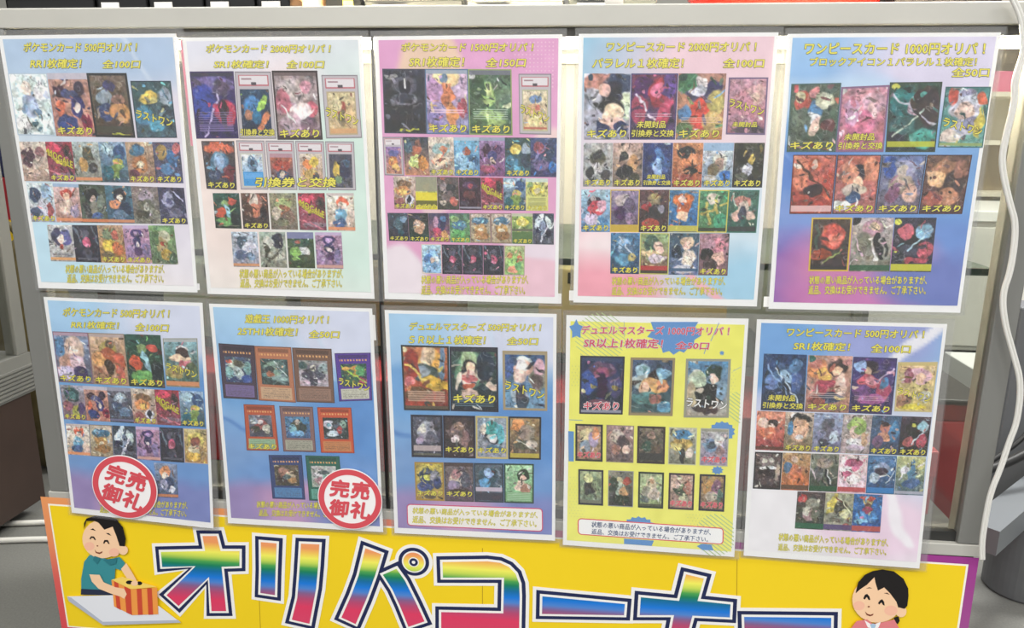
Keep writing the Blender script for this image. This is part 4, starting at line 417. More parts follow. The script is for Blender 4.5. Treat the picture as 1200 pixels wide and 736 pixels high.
BOY=[('shirt', [(-0.5261, 0.2712), (-0.5183, 0.2711), (-0.5003, 0.2658), (-0.4826, 0.271), (-0.4758, 0.2626), (-0.4804, 0.2502), (-0.491, 0.2527), (-0.498, 0.2124), (-0.5464, 0.2087), (-0.5432, 0.2331), (-0.5353, 0.2601)]), ('navy', [(-0.5453, 0.2175), (-0.4985, 0.2184), (-0.4994, 0.2109), (-0.5472, 0.208)]), ('skin', [(-0.4693, 0.2823), (-0.4696, 0.2807), (-0.4703, 0.2791), (-0.4713, 0.2777), (-0.4725, 0.2765), (-0.4739, 0.2755), (-0.4754, 0.2749), (-0.4769, 0.2746), (-0.4784, 0.2747), (-0.4798, 0.2751), (-0.481, 0.2759), (-0.482, 0.277), (-0.4826, 0.2783), (-0.4829, 0.2798), (-0.4829, 0.2814), (-0.4826, 0.283), (-0.4819, 0.2845), (-0.4809, 0.2859), (-0.4797, 0.2871), (-0.4783, 0.2881), (-0.4768, 0.2887), (-0.4753, 0.289), (-0.4738, 0.2889), (-0.4724, 0.2885), (-0.4712, 0.2877), (-0.4702, 0.2867), (-0.4696, 0.2854), (-0.4692, 0.2839)]), ('skin', [(-0.4747, 0.2987), (-0.4762, 0.2921), (-0.4791, 0.2858), (-0.4832, 0.28), (-0.4884, 0.275), (-0.4944, 0.2711), (-0.5009, 0.2685), (-0.5076, 0.2673), (-0.514, 0.2676), (-0.52, 0.2693), (-0.5252, 0.2725), (-0.5292, 0.2768), (-0.532, 0.2822), (-0.5334, 0.2883), (-0.5333, 0.2948), (-0.5317, 0.3014), (-0.5287, 0.3077), (-0.5245, 0.3134), (-0.5193, 0.3183), (-0.5133, 0.3221), (-0.5069, 0.3247), (-0.5003, 0.3258), (-0.494, 0.3255), (-0.4881, 0.3238), (-0.483, 0.3207), (-0.479, 0.3164), (-0.4761, 0.3111), (-0.4747, 0.3051)]), ('blush', [(-0.5169, 0.2849), (-0.5172, 0.2834), (-0.518, 0.282), (-0.519, 0.2807), (-0.5203, 0.2796), (-0.5219, 0.2787), (-0.5235, 0.2781), (-0.5252, 0.2778), (-0.5269, 0.2779), (-0.5284, 0.2782), (-0.5297, 0.2789), (-0.5308, 0.2799), (-0.5315, 0.2811), (-0.5319, 0.2824), (-0.5319, 0.2839), (-0.5315, 0.2853), (-0.5308, 0.2868), (-0.5297, 0.2881), (-0.5284, 0.2892), (-0.5269, 0.29), (-0.5252, 0.2906), (-0.5235, 0.2909), (-0.5219, 0.2909), (-0.5204, 0.2905), (-0.519, 0.2898), (-0.518, 0.2889), (-0.5172, 0.2877), (-0.5169, 0.2863)]), ('blush', [(-0.4821, 0.2782), (-0.4824, 0.2767), (-0.4831, 0.2753), (-0.4842, 0.274), (-0.4855, 0.2728), (-0.487, 0.272), (-0.4886, 0.2714), (-0.4903, 0.2711), (-0.492, 0.2711), (-0.4935, 0.2715), (-0.4948, 0.2722), (-0.4959, 0.2732), (-0.4966, 0.2743), (-0.497, 0.2757), (-0.497, 0.2771), (-0.4967, 0.2786), (-0.496, 0.28), (-0.4949, 0.2813), (-0.4936, 0.2825), (-0.4921, 0.2833), (-0.4905, 0.2839), (-0.4888, 0.2842), (-0.4871, 0.2841), (-0.4856, 0.2838), (-0.4843, 0.2831), (-0.4832, 0.2821), (-0.4825, 0.281), (-0.4821, 0.2796)]), ('black', [(-0.5289, 0.3093), (-0.5277, 0.319), (-0.523, 0.3263), (-0.5108, 0.3309), (-0.4953, 0.3318), (-0.4804, 0.3283), (-0.4721, 0.3162), (-0.4703, 0.2996), (-0.4729, 0.2879), (-0.4803, 0.288), (-0.483, 0.302), (-0.4868, 0.3165), (-0.4939, 0.3135), (-0.4994, 0.3112), (-0.5065, 0.321), (-0.5117, 0.3232), (-0.5235, 0.3224)]), ('black', [(-0.5196, 0.3099), (-0.5156, 0.3121), (-0.5117, 0.3085), (-0.5159, 0.3095)]), ('black', [(-0.4978, 0.3062), (-0.4935, 0.3064), (-0.4902, 0.3028), (-0.495, 0.3044)]), ('black', [(-0.5226, 0.2962), (-0.5196, 0.3002), (-0.5153, 0.2999), (-0.5134, 0.2948), (-0.5153, 0.2947), (-0.5168, 0.2975), (-0.5193, 0.2977), (-0.5212, 0.295)]), ('black', [(-0.5034, 0.291), (-0.501, 0.2957), (-0.496, 0.296), (-0.4942, 0.2903), (-0.4961, 0.2902), (-0.4976, 0.2933), (-0.5, 0.2931), (-0.502, 0.2898)]), ('brown', [(-0.5171, 0.2803), (-0.5145, 0.2766), (-0.5102, 0.2762), (-0.5062, 0.2785), (-0.5071, 0.2758), (-0.5111, 0.2739), (-0.5159, 0.2752)]), ('brown', [(-0.5111, 0.2862), (-0.5112, 0.286), (-0.5113, 0.2858), (-0.5115, 0.2856), (-0.5117, 0.2854), (-0.5119, 0.2853), (-0.5122, 0.2852), (-0.5125, 0.2852), (-0.5128, 0.2852), (-0.513, 0.2852), (-0.5132, 0.2853), (-0.5134, 0.2855), (-0.5135, 0.2857), (-0.5136, 0.2859), (-0.5136, 0.2861), (-0.5136, 0.2863), (-0.5134, 0.2865), (-0.5133, 0.2867), (-0.513, 0.2869), (-0.5128, 0.287), (-0.5125, 0.2871), (-0.5122, 0.2871), (-0.512, 0.2871), (-0.5117, 0.2871), (-0.5115, 0.287), (-0.5113, 0.2868), (-0.5112, 0.2867), (-0.5111, 0.2865)]), ('dteal', [(-0.5184, 0.2705), (-0.5094, 0.2678), (-0.5162, 0.2582), (-0.5216, 0.2643)]), ('dteal', [(-0.5066, 0.2654), (-0.4858, 0.2701), (-0.4885, 0.2608), (-0.4976, 0.2575)]), ('table', [(-0.5673, 0.2044), (-0.4958, 0.2119), (-0.4331, 0.1996), (-0.4037, 0.176), (-0.5192, 0.1626), (-0.5658, 0.1971)]), ('tedge', [(-0.5673, 0.2044), (-0.5658, 0.1971), (-0.5192, 0.1626), (-0.5192, 0.1681), (-0.5612, 0.2029)]), ('tedge', [(-0.5192, 0.1626), (-0.4037, 0.176), (-0.4071, 0.1798), (-0.5192, 0.1681)]), ('skin', [(-0.4819, 0.2534), (-0.4733, 0.2631), (-0.4658, 0.248), (-0.4599, 0.2339), (-0.4646, 0.2309), (-0.4722, 0.235), (-0.4789, 0.247)]), ('boxtop', [(-0.4977, 0.2357), (-0.4814, 0.2415), (-0.4325, 0.2296), (-0.4711, 0.2231)]), ('black', [(-0.467, 0.234), (-0.4672, 0.2333), (-0.4677, 0.2327), (-0.4683, 0.2321), (-0.4692, 0.2315), (-0.4702, 0.2311), (-0.4713, 0.2308), (-0.4724, 0.2306), (-0.4735, 0.2306), (-0.4745, 0.2308), (-0.4754, 0.2311), (-0.4762, 0.2315), (-0.4767, 0.232), (-0.477, 0.2326), (-0.4771, 0.2333), (-0.4769, 0.2339), (-0.4764, 0.2346), (-0.4758, 0.2352), (-0.4749, 0.2358), (-0.4739, 0.2362), (-0.4728, 0.2365), (-0.4717, 0.2366), (-0.4706, 0.2366), (-0.4696, 0.2365), (-0.4686, 0.2362), (-0.4679, 0.2358), (-0.4674, 0.2353), (-0.4671, 0.2347)]), ('black', [(-0.4534, 0.2337), (-0.4536, 0.233), (-0.4539, 0.2324), (-0.4545, 0.2318), (-0.4552, 0.2312), (-0.456, 0.2308), (-0.4569, 0.2305), (-0.4578, 0.2304), (-0.4587, 0.2304), (-0.4595, 0.2306), (-0.4603, 0.2309), (-0.4609, 0.2313), (-0.4613, 0.2318), (-0.4615, 0.2324), (-0.4615, 0.2331), (-0.4614, 0.2338), (-0.461, 0.2344), (-0.4604, 0.235), (-0.4597, 0.2355), (-0.4589, 0.236), (-0.458, 0.2362), (-0.4571, 0.2364), (-0.4562, 0.2364), (-0.4554, 0.2362), (-0.4547, 0.2359), (-0.4541, 0.2355), (-0.4537, 0.235), (-0.4534, 0.2344)]), ('skin', [(-0.4597, 0.2332), (-0.4599, 0.2323), (-0.4603, 0.2315), (-0.461, 0.2307), (-0.4619, 0.23), (-0.4629, 0.2294), (-0.464, 0.229), (-0.4651, 0.2289), (-0.4662, 0.2289), (-0.4672, 0.2291), (-0.4681, 0.2295), (-0.4689, 0.2301), (-0.4694, 0.2308), (-0.4697, 0.2316), (-0.4697, 0.2325), (-0.4695, 0.2334), (-0.469, 0.2343), (-0.4683, 0.2351), (-0.4674, 0.2358), (-0.4664, 0.2363), (-0.4653, 0.2367), (-0.4642, 0.2369), (-0.4631, 0.2368), (-0.4621, 0.2366), (-0.4612, 0.2362), (-0.4605, 0.2356), (-0.46, 0.2349), (-0.4597, 0.2341)]), ('orange', [(-0.4977, 0.2357), (-0.4711, 0.2231), (-0.4738, 0.1826), (-0.4989, 0.1942)]), ('orange', [(-0.4711, 0.2231), (-0.4326, 0.2286), (-0.435, 0.187), (-0.4738, 0.1826)]), ('red', [(-0.4941, 0.234), (-0.4882, 0.2311), (-0.4894, 0.1895), (-0.4953, 0.1924)]), ('red', [(-0.48, 0.2271), (-0.4711, 0.2231), (-0.4738, 0.1826), (-0.4816, 0.1861)]), ('red', [(-0.4622, 0.2244), (-0.4552, 0.2253), (-0.4578, 0.1845), (-0.4649, 0.1837)]), ('red', [(-0.447, 0.2265), (-0.4401, 0.2274), (-0.4426, 0.1861), (-0.4496, 0.1852)]), ('skin', [(-0.5289, 0.2421), (-0.5138, 0.2425), (-0.5095, 0.2315), (-0.4927, 0.2248), (-0.4804, 0.2237), (-0.4776, 0.2153), (-0.4822, 0.2076), (-0.4869, 0.2106), (-0.5003, 0.2142), (-0.5183, 0.2209), (-0.5265, 0.231)])]
GIRL=[('skin', [(0.5441, 0.2679), (0.5441, 0.2661), (0.5439, 0.2644), (0.5433, 0.2628), (0.5425, 0.2614), (0.5414, 0.2604), (0.5401, 0.2597), (0.5387, 0.2594), (0.5373, 0.2594), (0.5359, 0.2599), (0.5345, 0.2608), (0.5334, 0.262), (0.5324, 0.2635), (0.5318, 0.2651), (0.5314, 0.2669), (0.5313, 0.2687), (0.5316, 0.2705), (0.5321, 0.272), (0.533, 0.2734), (0.5341, 0.2744), (0.5353, 0.2751), (0.5367, 0.2755), (0.5382, 0.2754), (0.5396, 0.2749), (0.5409, 0.274), (0.5421, 0.2728), (0.543, 0.2714), (0.5437, 0.2697)]), ('skin', [(0.5373, 0.2836), (0.5375, 0.2765), (0.5361, 0.2697), (0.5333, 0.2634), (0.5293, 0.258), (0.5241, 0.2537), (0.5181, 0.2509), (0.5116, 0.2495), (0.5049, 0.2498), (0.4983, 0.2517), (0.4922, 0.255), (0.4869, 0.2597), (0.4827, 0.2655), (0.4797, 0.2721), (0.4782, 0.2791), (0.4782, 0.2861), (0.4796, 0.293), (0.4825, 0.2992), (0.4866, 0.3045), (0.4918, 0.3086), (0.4977, 0.3114), (0.5042, 0.3126), (0.5108, 0.3123), (0.5173, 0.3105), (0.5233, 0.3072), (0.5285, 0.3026), (0.5327, 0.2969), (0.5357, 0.2905)]), ('blush', [(0.494, 0.2721), (0.494, 0.2707), (0.4936, 0.2693), (0.4929, 0.268), (0.492, 0.2669), (0.4908, 0.266), (0.4894, 0.2654), (0.4879, 0.2651), (0.4863, 0.2652), (0.4848, 0.2655), (0.4834, 0.2662), (0.4822, 0.2672), (0.4812, 0.2683), (0.4806, 0.2697), (0.4803, 0.2711), (0.4803, 0.2725), (0.4806, 0.2739), (0.4813, 0.2752), (0.4823, 0.2763), (0.4835, 0.2772), (0.4849, 0.2778), (0.4864, 0.2781), (0.4879, 0.278), (0.4894, 0.2777), (0.4908, 0.277), (0.492, 0.276), (0.493, 0.2749), (0.4937, 0.2736)]), ('blush', [(0.5333, 0.2684), (0.5333, 0.2669), (0.5329, 0.2653), (0.5321, 0.2639), (0.531, 0.2627), (0.5297, 0.2618), (0.5281, 0.2611), (0.5264, 0.2608), (0.5246, 0.2609), (0.5229, 0.2613), (0.5214, 0.262), (0.52, 0.263), (0.5189, 0.2642), (0.5182, 0.2657), (0.5178, 0.2672), (0.5178, 0.2688), (0.5182, 0.2703), (0.519, 0.2717), (0.5201, 0.2729), (0.5214, 0.2738), (0.523, 0.2745), (0.5247, 0.2748), (0.5264, 0.2748), (0.5281, 0.2744), (0.5297, 0.2736), (0.531, 0.2726), (0.5321, 0.2714), (0.5329, 0.27)]), ('black', [(0.4811, 0.2887), (0.4824, 0.3036), (0.4891, 0.3147), (0.4976, 0.3204), (0.5086, 0.3235), (0.5224, 0.3219), (0.5348, 0.3127), (0.5419, 0.3), (0.5436, 0.2894), (0.544, 0.276), (0.5413, 0.2715), (0.5334, 0.273), (0.5306, 0.2804), (0.5215, 0.2918), (0.5138, 0.2992), (0.507, 0.2942), (0.5028, 0.3051), (0.5008, 0.3124), (0.493, 0.3011), (0.4868, 0.2953)]), ('black', [(0.491, 0.2822), (0.4923, 0.2871), (0.4948, 0.289), (0.498, 0.2854), (0.4995, 0.2807), (0.4976, 0.2805), (0.4949, 0.2846), (0.493, 0.2807)]), ('black', [(0.5091, 0.2771), (0.5113, 0.2816), (0.5134, 0.2828), (0.5161, 0.2793), (0.5172, 0.2745), (0.5153, 0.2749), (0.513, 0.2785), (0.5107, 0.2751)]), ('lash', [(0.4926, 0.2963), (0.4965, 0.2982), (0.4999, 0.2968), (0.4967, 0.2969)]), ('lash', [(0.5142, 0.2915), (0.5182, 0.2923), (0.5217, 0.2899), (0.518, 0.2907)]), ('brown', [(0.4948, 0.2646), (0.4985, 0.2611), (0.5023, 0.2603), (0.5053, 0.2622), (0.5051, 0.26), (0.5021, 0.2581), (0.4978, 0.2594)]), ('brown', [(0.4998, 0.2715), (0.4998, 0.2713), (0.4998, 0.271), (0.4996, 0.2708), (0.4995, 0.2706), (0.4993, 0.2705), (0.4991, 0.2704), (0.4988, 0.2703), (0.4985, 0.2704), (0.4983, 0.2704), (0.4981, 0.2705), (0.4979, 0.2707), (0.4977, 0.2709), (0.4976, 0.2711), (0.4975, 0.2713), (0.4975, 0.2716), (0.4976, 0.2718), (0.4977, 0.272), (0.4979, 0.2722), (0.4981, 0.2724), (0.4983, 0.2724), (0.4986, 0.2725), (0.4988, 0.2725), (0.4991, 0.2724), (0.4993, 0.2723), (0.4995, 0.2722), (0.4997, 0.272), (0.4998, 0.2717)]), ('black', [(0.5296, 0.2586), (0.5353, 0.2607), (0.5374, 0.2549), (0.5358, 0.2493), (0.5322, 0.2528)]), ('pink', [(0.4789, 0.2242), (0.4804, 0.2382), (0.4867, 0.2503), (0.4989, 0.2535), (0.506, 0.248), (0.5159, 0.2504), (0.5309, 0.256), (0.5404, 0.2404), (0.544, 0.2297)]), ('white', [(0.4958, 0.2521), (0.5023, 0.2482), (0.5068, 0.2453), (0.5105, 0.2489), (0.5153, 0.2515), (0.5135, 0.2431), (0.5074, 0.2399), (0.5006, 0.2426)]), ('pale', [(0.5029, 0.2467), (0.5064, 0.2486), (0.5103, 0.2472), (0.5091, 0.2417), (0.5054, 0.2414)])]
SEAMS=[[(-0.2874, 0.2775), (-0.2913, 0.171)], [(0.0159, 0.3173), (0.016, 0.1962)], [(0.3359, 0.3249), (0.3427, 0.223)]]
STAMPS=[[(-0.4592, 0.3785), (-0.4139, 0.3762)], [(-0.1542, 0.3796), (-0.1119, 0.3795)]]
CORD=[(0.5528, -0.012, 0.9751), (0.5653, -0.012, 0.9573), (0.5712, -0.012, 0.9353), (0.5736, -0.012, 0.9204), (0.5679, -0.012, 0.8937), (0.5723, -0.012, 0.876), (0.5679, -0.012, 0.8338), (0.5683, -0.012, 0.8092), (0.583, -0.012, 0.7692), (0.5934, -0.012, 0.7467), (0.5957, -0.012, 0.6986), (0.5904, -0.012, 0.67), (0.5979, -0.012, 0.6384), (0.6134, -0.012, 0.6017), (0.6266, -0.012, 0.5692), (0.6293, -0.012, 0.5234), (0.624, -0.012, 0.4982), (0.6204, -0.012, 0.4674), (0.6137, -0.012, 0.4369), (0.6129, -0.012, 0.4041), (0.6137, -0.012, 0.3662), (0.6171, -0.012, 0.3495)]

LABELS = [
 'pale blue sale poster with 500 yen heading at the left end of the top row',
 'cream and mint sale poster with a 2000 yen heading and a row of slabbed cards',
 'pink sale poster with a 1500 yen heading and six rows of small cards',
 'pale pink and blue sale poster with a 2000 yen heading beside the right-hand blue poster',
 'sky blue and violet sale poster with a three-line 1000 yen heading, tallest on the right',
 'blue and violet sale poster carrying the round sold out sticker beside the left post',
 'blue poster with framed square-picture cards and a sold out sticker over its corner',
 'blue sale poster with a red-outlined notice box and no sold out sticker',
 'bright yellow sale poster with red heading and blue splash shapes',
 'blue fading to white 500 yen sale poster at the right end of the bottom row',
]
NOTICE = ('状態の悪い商品が入っている場合がありますが、', '返品、交換はお受けできません。ご了承下さい。')
BOWS = [(.0035, .002, .001), (.002, .001, .001), (.0015, .001, .0), (.002, .001, .001), (.003, .002, .003),
        (.004, .001, .002), (.004, .0015, .001), (.003, .001, .002), (.003, .001, .002), (.003, .001, .003)]
SHEETS = []
PAD = [(4, 9), (4, 8), (4, 5), (4, 5), (3, 5), (4, 8), (4, 5), (4, 6), (4, 6), (4, 8)]
EXTRA_SHEETS = {0: [((206, 286), (213, 294), 'f0eef0')], 1: [((-3, 3), (3, 120), 'e88aa0')],
                2: [((203, 285), (214, 297), 'f0eeee')], 3: [((-5, 283), (3, 295), 'f0eeec')], 4: [((-6, 283), (3, 295), 'f0eeec')],
                6: [((203, 8), (213, 40), 'eceae8')]}
for pi, pd in enumerate(POSTERS):
    sh = Sheet(pd['q'], -0.0052, BOWS[pi]); SHEETS.append(sh)
    root = thing('sale_poster', LABELS[pi], 'poster', tuple(sh.c), 'sale posters on the showcase front')
    # sleeve back film, paper and clear front film
    def film(name, u0, u1, v0, v1, lift, m, nx=10, ny=14):
        uu, vv = np.meshgrid(np.linspace(u0, u1, nx + 1), np.linspace(v0, v1, ny + 1))
        V = sh.at(np.stack([uu.ravel(), vv.ravel()], 1), lift)
        me = fast_mesh(name, V, grid_faces(nx, ny))
        me.polygons.foreach_set('use_smooth', [True] * len(me.polygons))
        return link(name, me, m, root)
    pl, pr = PAD[pi]
    film('sleeve_back', -pl, 210 + pr, -6, 300, -0.0011, M_SLEEVE_EDGE)
    pap = film('paper', 0, 210, 0, 297, -0.0002, mat('white_paper', 'f6f6f6', 0.6))
    pap.data.polygons.foreach_set('use_smooth', [False] * len(pap.data.polygons))
    so = pap.modifiers.new('thickness', 'SOLIDIFY'); so.thickness = 0.0004; so.offset = 0
    for (a, b, c) in EXTRA_SHEETS.get(pi, []):
        patch('backing_slip', sh, [[a, (b[0], a[1]), b, (a[0], b[1])]], -0.0006, mat('slip_' + c, c, 0.7), root)
    rs = np.random.RandomState(100 + pi)
    X, Y = np.meshgrid(np.linspace(0, 1, 61), np.linspace(0, 1, 85))
    A = _art(rs, pd['bg'], X, Y, 0.05, 0.0, 0.10 if pi == 2 else 0.45 if pi in (0, 1, 3) else 0.28)
    A += 0.03 * (_noise(rs, 9, 13, X, Y) + _noise(rs, 20, 28, X, Y))[..., None]
    m0, m1, m2, m3 = (5, 4, 206, 289) if pi != 8 else (5, 7, 206, 290)
    printed('printed_background', sh, [(m0, m1), (m2, m1), (m2, m3), (m0, m3)], A, 0.0003, root)
    if pd.get('dots'):
        dp = []
        for a in range(13):
            for b in range(12):
                cx, cy = 150 + a * 4.2, 8 + b * 4.2
                if a * 1.0 >= b * 0.6:
                    dp.append([(cx + .9 * math.cos(t * 1.0472), cy + .9 * math.sin(t * 1.0472)) for t in range(6)])
        patch('dot_pattern', sh, dp, 0.00038, mat('pale_pink_print', 'f0c4dc', 0.5), root)
    if pd.get('pop'):
        patch('stripe_pattern', sh, STRIPES, 0.00036, mat('sage_stripe_print', 'b4cc90', 0.5), root)
        patch('splash_pattern', sh, POP, 0.00042, mat('blue_splash_print', '5c94d0', 0.5), root)
        dp = []
        for (ox, oy, na, nb) in ((8, 62, 5, 7), (8, 205, 5, 14), (150, 245, 8, 4), (185, 60, 4, 8)):
            for a in range(na):
                for b in range(nb):
                    cx, cy = ox + a * 4 + (b % 2) * 2, oy + b * 4
                    dp.append([(cx + .6 * math.cos(t * 1.0472), cy + .6 * math.sin(t * 1.0472)) for t in range(6)])
        patch('dot_pattern', sh, dp, 0.00038, mat('sage_dot_print', 'c8d088', 0.5), root)
    red = pd.get('red')
    if 'box' in pd:
        q, ec, fc = pd['box']
        def rr(q, inset, rad):
            q = np.array(q, float); out = []
            w = np.hypot(*(q[1] - q[0])); h = np.hypot(*(q[3] - q[0]))
            for (ca, cb, t0) in ((rad, rad, 180), (w - rad, rad, 270), (w - rad, h - rad, 0), (rad, h - rad, 90)):
                for k in range(5):
                    t = math.radians(t0 + k * 22.5)
                    x = ca + (rad - inset) * math.cos(t); y = cb + (rad - inset) * math.sin(t)
                    out.append(tuple(lerp4(q, x / w, y / h)))
            return out
        nb = patch('notice_box', sh, [rr(q, 0, 5)], 0.0005, mat('box_edge_' + ec, ec, 0.5), root)
        patch('notice_panel', sh, [rr(q, 1.3, 5)], 0.0006, mat('box_fill_' + fc, fc, 0.5), nb)
    for s, q in pd['t']:
        lettering('heading_text', s, sh, q, 0.0007, root, M_RED if red else M_YEL, M_PALEBLUE if red else M_OLIVE, 0.055, 0.02)
    for s, q in zip(NOTICE, pd['n']):
        lettering('notice_text', s, sh, q, 0.0007, root, M_NAVY if red else M_YEL, None if red else M_OLIVE, 0.045, 0.014, 1, 4)
    # printed card pictures
    seed = 0
    for (qc, n, gap, recs) in pd['r']:
        w = np.hypot(qc[1][0] - qc[0][0], qc[1][1] - qc[0][1]) ; g = {0: 0, 1: .012, 2: .02, 3: .045, 4: .06, 5: .07, 7: .11, 12: .16}[gap]
        for k, rec in enumerate(recs):
            a0 = (k + g / 2) / n if n > 1 else 0.0; a1 = (k + 1 - g / 2) / n if n > 1 else 1.0
            cq = lerp4(qc, np.array([a0, a1, a1, a0]), np.array([0, 0, 1, 1]))
            flags = ''
            if '|' in rec and rec[0] in 'KLMXWRr':
                if rec.split('|')[0].isalpha() and all(c in 'KLMXWRrS' for c in rec.split('|')[0]):
                    flags, rec2 = rec.split('|', 1)
                    if 'S' in flags:
                        rec2 = 'S|' + rec2; flags = flags.replace('S', '')
                else:                                                # framed card with an overlay
                    flags = rec[0]; rec2 = rec[1:]
            else:
                rec2 = rec
            wide = np.hypot(*(cq[1] - cq[0]))
            nx = 64 if wide > 34 else 48 if wide > 28 else 42
            ny = int(nx * 1.36)
            seed += 1
            A = paint(rec2, nx, ny, pi * 97 + seed)
            cp = printed('card_picture', sh, cq, A, 0.0005, root)
            sub = lambda x0, x1, y0, y1, dy=0: lerp4(cq, np.array([x0, x1, x1, x0]), np.array([y0, y0 + dy, y1 + dy, y1]))
            big = wide > 34
            if rec2.startswith('a34-845'):
                lettering('diagonal_text', 'MOGALE', sh, sub(.06, .95, .16, .34, .34), 0.0006, cp, mat('gold_print', 'd8c838'), M_DARK, .07, .025)
            for c in flags:
                y0, y1 = (.845, .965) if big else (.83, .97)
                if pi == 9 and big or pi == 4: y0, y1 = .845, .955
                if pi == 7: y0, y1 = (.73, .86) if big else (.72, .86)
                if c == 'K':
                    lettering('damage_note', 'キズあり', sh, sub(.07, .93, y0, y1), 0.0007, cp, M_YEL, M_DARK, .065, .022)
                elif c == 'R':
                    lettering('damage_note', 'キズあり', sh, sub(.1, .9, .78, .92), 0.0007, cp, M_RED, M_WHITE, .075, .025)
                elif c == 'r':
                    lettering('damage_note', 'キズあり', sh, sub(.08, .92, .74, .90), 0.0007, cp, M_RED, mat('pale_red_print', 'e8a8a8'), .065, .022)
                elif c == 'L':
                    lettering('last_one_note', 'ラストワン', sh, sub(.05, .93, .36 if 'M' in flags else .50, .50 if 'M' in flags else .64, .17), 0.0007, cp, M_YEL, M_DARK, .06, .015)
                elif c == 'W':
                    lettering('last_one_note', 'ラストワン', sh, sub(.05, .95, .66, .80, .06), 0.0007, cp, M_WHITE, M_DARK, .065, .022)
                elif c == 'M':
                    lettering('sealed_note', '未開封品', sh, sub(.15, .78, .715 if 'X' in flags else .775, .82 if 'X' in flags else .865), 0.0007, cp, M_YEL, M_DARK, .06, .015)
                elif c == 'X':
                    lettering('exchange_note', '引換券と交換', sh, sub(.04, .96, .85, .955), 0.0007, cp, M_YEL, M_DARK, .06, .015)
    for s, q in pd.get('x', []):
        lettering('exchange_note', s, sh, q, 0.0008, root, M_YEL, M_DARK, .065, .025)
    film('sleeve_front', -pl, 210 + pr, -6, 300, 0.0022, M_SLEEVE)

# ------------------------------------------------------------------ round sold out stickers
def disc(c, r0, r1, y, n=72):
    V = []; F = []
    for k in range(n):
        t = 2 * math.pi * k / n
        V.append((r1 * math.cos(t), y, r1 * math.sin(t)))
        if r0: V.append((r0 * math.cos(t), y, r0 * math.sin(t)))
    if r0:
        F = [(2 * k, (2 * k + 2) % (2 * n), (2 * k + 3) % (2 * n), 2 * k + 1) for k in range(n)]
    else:
        F = [tuple(range(n))]
    return V, F
for (c, e), rot, pi, lab in zip(STAMPS, (-0.30, -0.05), (5, 6),
        ('round red and white sold out sticker, tilted, on the poster beside the left post',
         'round red and white sold out sticker on the corner of the framed-card poster')):
    r = math.hypot(c[0] - e[0], c[1] - e[1])
    sh = SHEETS[pi]
    root = thing('sold_out_sticker', lab, 'sticker', (c[0], -0.0052 - 0.0075, c[1] - r), 'round sold out stickers')
    rim, face = r * 1.0, r * 0.82
    bm = bmesh.new()
    bmesh.ops.create_cone(bm, cap_ends=True, segments=72, radius1=rim, radius2=rim, depth=0.0006, matrix=Matrix.Translation((0, 0.0004, r)) @ Matrix.Rotation(math.pi / 2, 4, 'X'))
    bm_obj('sticker_base', bm, mat('sticker_white', 'f2eeee', 0.5), root)
    V, F = disc(0, r * 0.80, r * 0.975, -0.0002)
    o = mesh('red_ring', V, F, mat('sticker_red', 'd4505a', 0.5), root); o.location = (0, 0, r)
    for s, x0, x1, z0, z1 in (('完', -.62, -.03, .06, .60), ('売', .03, .62, .06, .60), ('御', -.62, -.03, -.60, -.06), ('礼', .03, .62, -.60, -.06)):
        co, fs0 = glyphs(s, 0.0, 4)
        lo, hi = co.min(0), co.max(0); nv = len(co)
        co = np.concatenate([co + (.035 * math.cos(t), .045 * math.sin(t)) for t in np.arange(10) * .6283])
        fs = [tuple(i + nv * k for i in f) for k in range(10) for f in fs0]
        t = (co - lo) / (hi - lo)
        P = [((x0 + (x1 - x0) * a) * r, -0.0003 - 1.5e-5 * (i // nv), (z0 + (z1 - z0) * b) * r) for i, (a, b) in enumerate(t)]
        P = [(x * math.cos(rot) - z * math.sin(rot), y, x * math.sin(rot) + z * math.cos(rot)) for x, y, z in P]
        o = mesh('red_character', P, fs, MATS['sticker_red'], root); o.location = (0, 0, r)

# ------------------------------------------------------------------ the glass showcase the posters hang on
CX0, CX1, CD, ZB, ZT = -0.575, 0.619, 0.45, 0.345, 0.95
alu = mat('brushed_aluminium', 'c2c0b8', 0.42, 0.2, noise=0.05, scale=8)
alu2 = mat('grey_aluminium_post', '7e7e7a', 0.45, 0.15, noise=0.04, scale=9)
brown = mat('dark_brown_panel', '3c2e28', 0.5, noise=0.1, scale=12)
case = thing('glass_showcase', 'wide aluminium and glass showcase the sale posters hang on', 'showcase', ((CX0 + CX1) / 2, CD / 2, 0))
def cbox(name, *a, **k):
    return rehome(box(name, *a, parent=case, **k))
cbox('top_rail', CX0 - .004, CX1 + .004, -.003, .03, ZT, .9725, alu, bev=.0015)
cbox('top_rail', CX0, CX1, CD - .03, CD, ZT, .9725, alu, bev=.0015)
cbox('top_rail', CX0, CX0 + .03, .03, CD - .03, ZT, .9725, alu, bev=.0015)
cbox('top_rail', CX1 - .03, CX1, .03, CD - .03, ZT, .9725, alu, bev=.0015)
for x0, y0 in ((CX0, -.002), (CX1 - .026, -.002), (CX0, CD - .026), (CX1 - .026, CD - .026)):
    cbox('corner_post', x0, x0 + .026, y0, y0 + .028, ZB + .016, ZT, alu2, bev=.0015)
cbox('bottom_rail', CX0 - .002, CX1 + .002, -.003, .03, ZB, ZB + .0155, alu, bev=.001)
cbox('bottom_rail', CX0, CX1, CD - .03, CD, ZB, ZB + .0155, alu, bev=.001)
cbox('glass_channel', CX0 + .026, CX1 - .026, .004, .012, ZB + .0155, ZB + .028, mat('black_rubber', '2a2a28', 0.6))
cbox('glass_channel', CX0 + .026, CX1 - .026, .002, .012, ZT - .010, ZT, MATS['black_rubber'])
cbox('base_panel', CX0 + .003, CX1 - .003, .001, CD - .004, .03, ZB, brown, bev=.001)
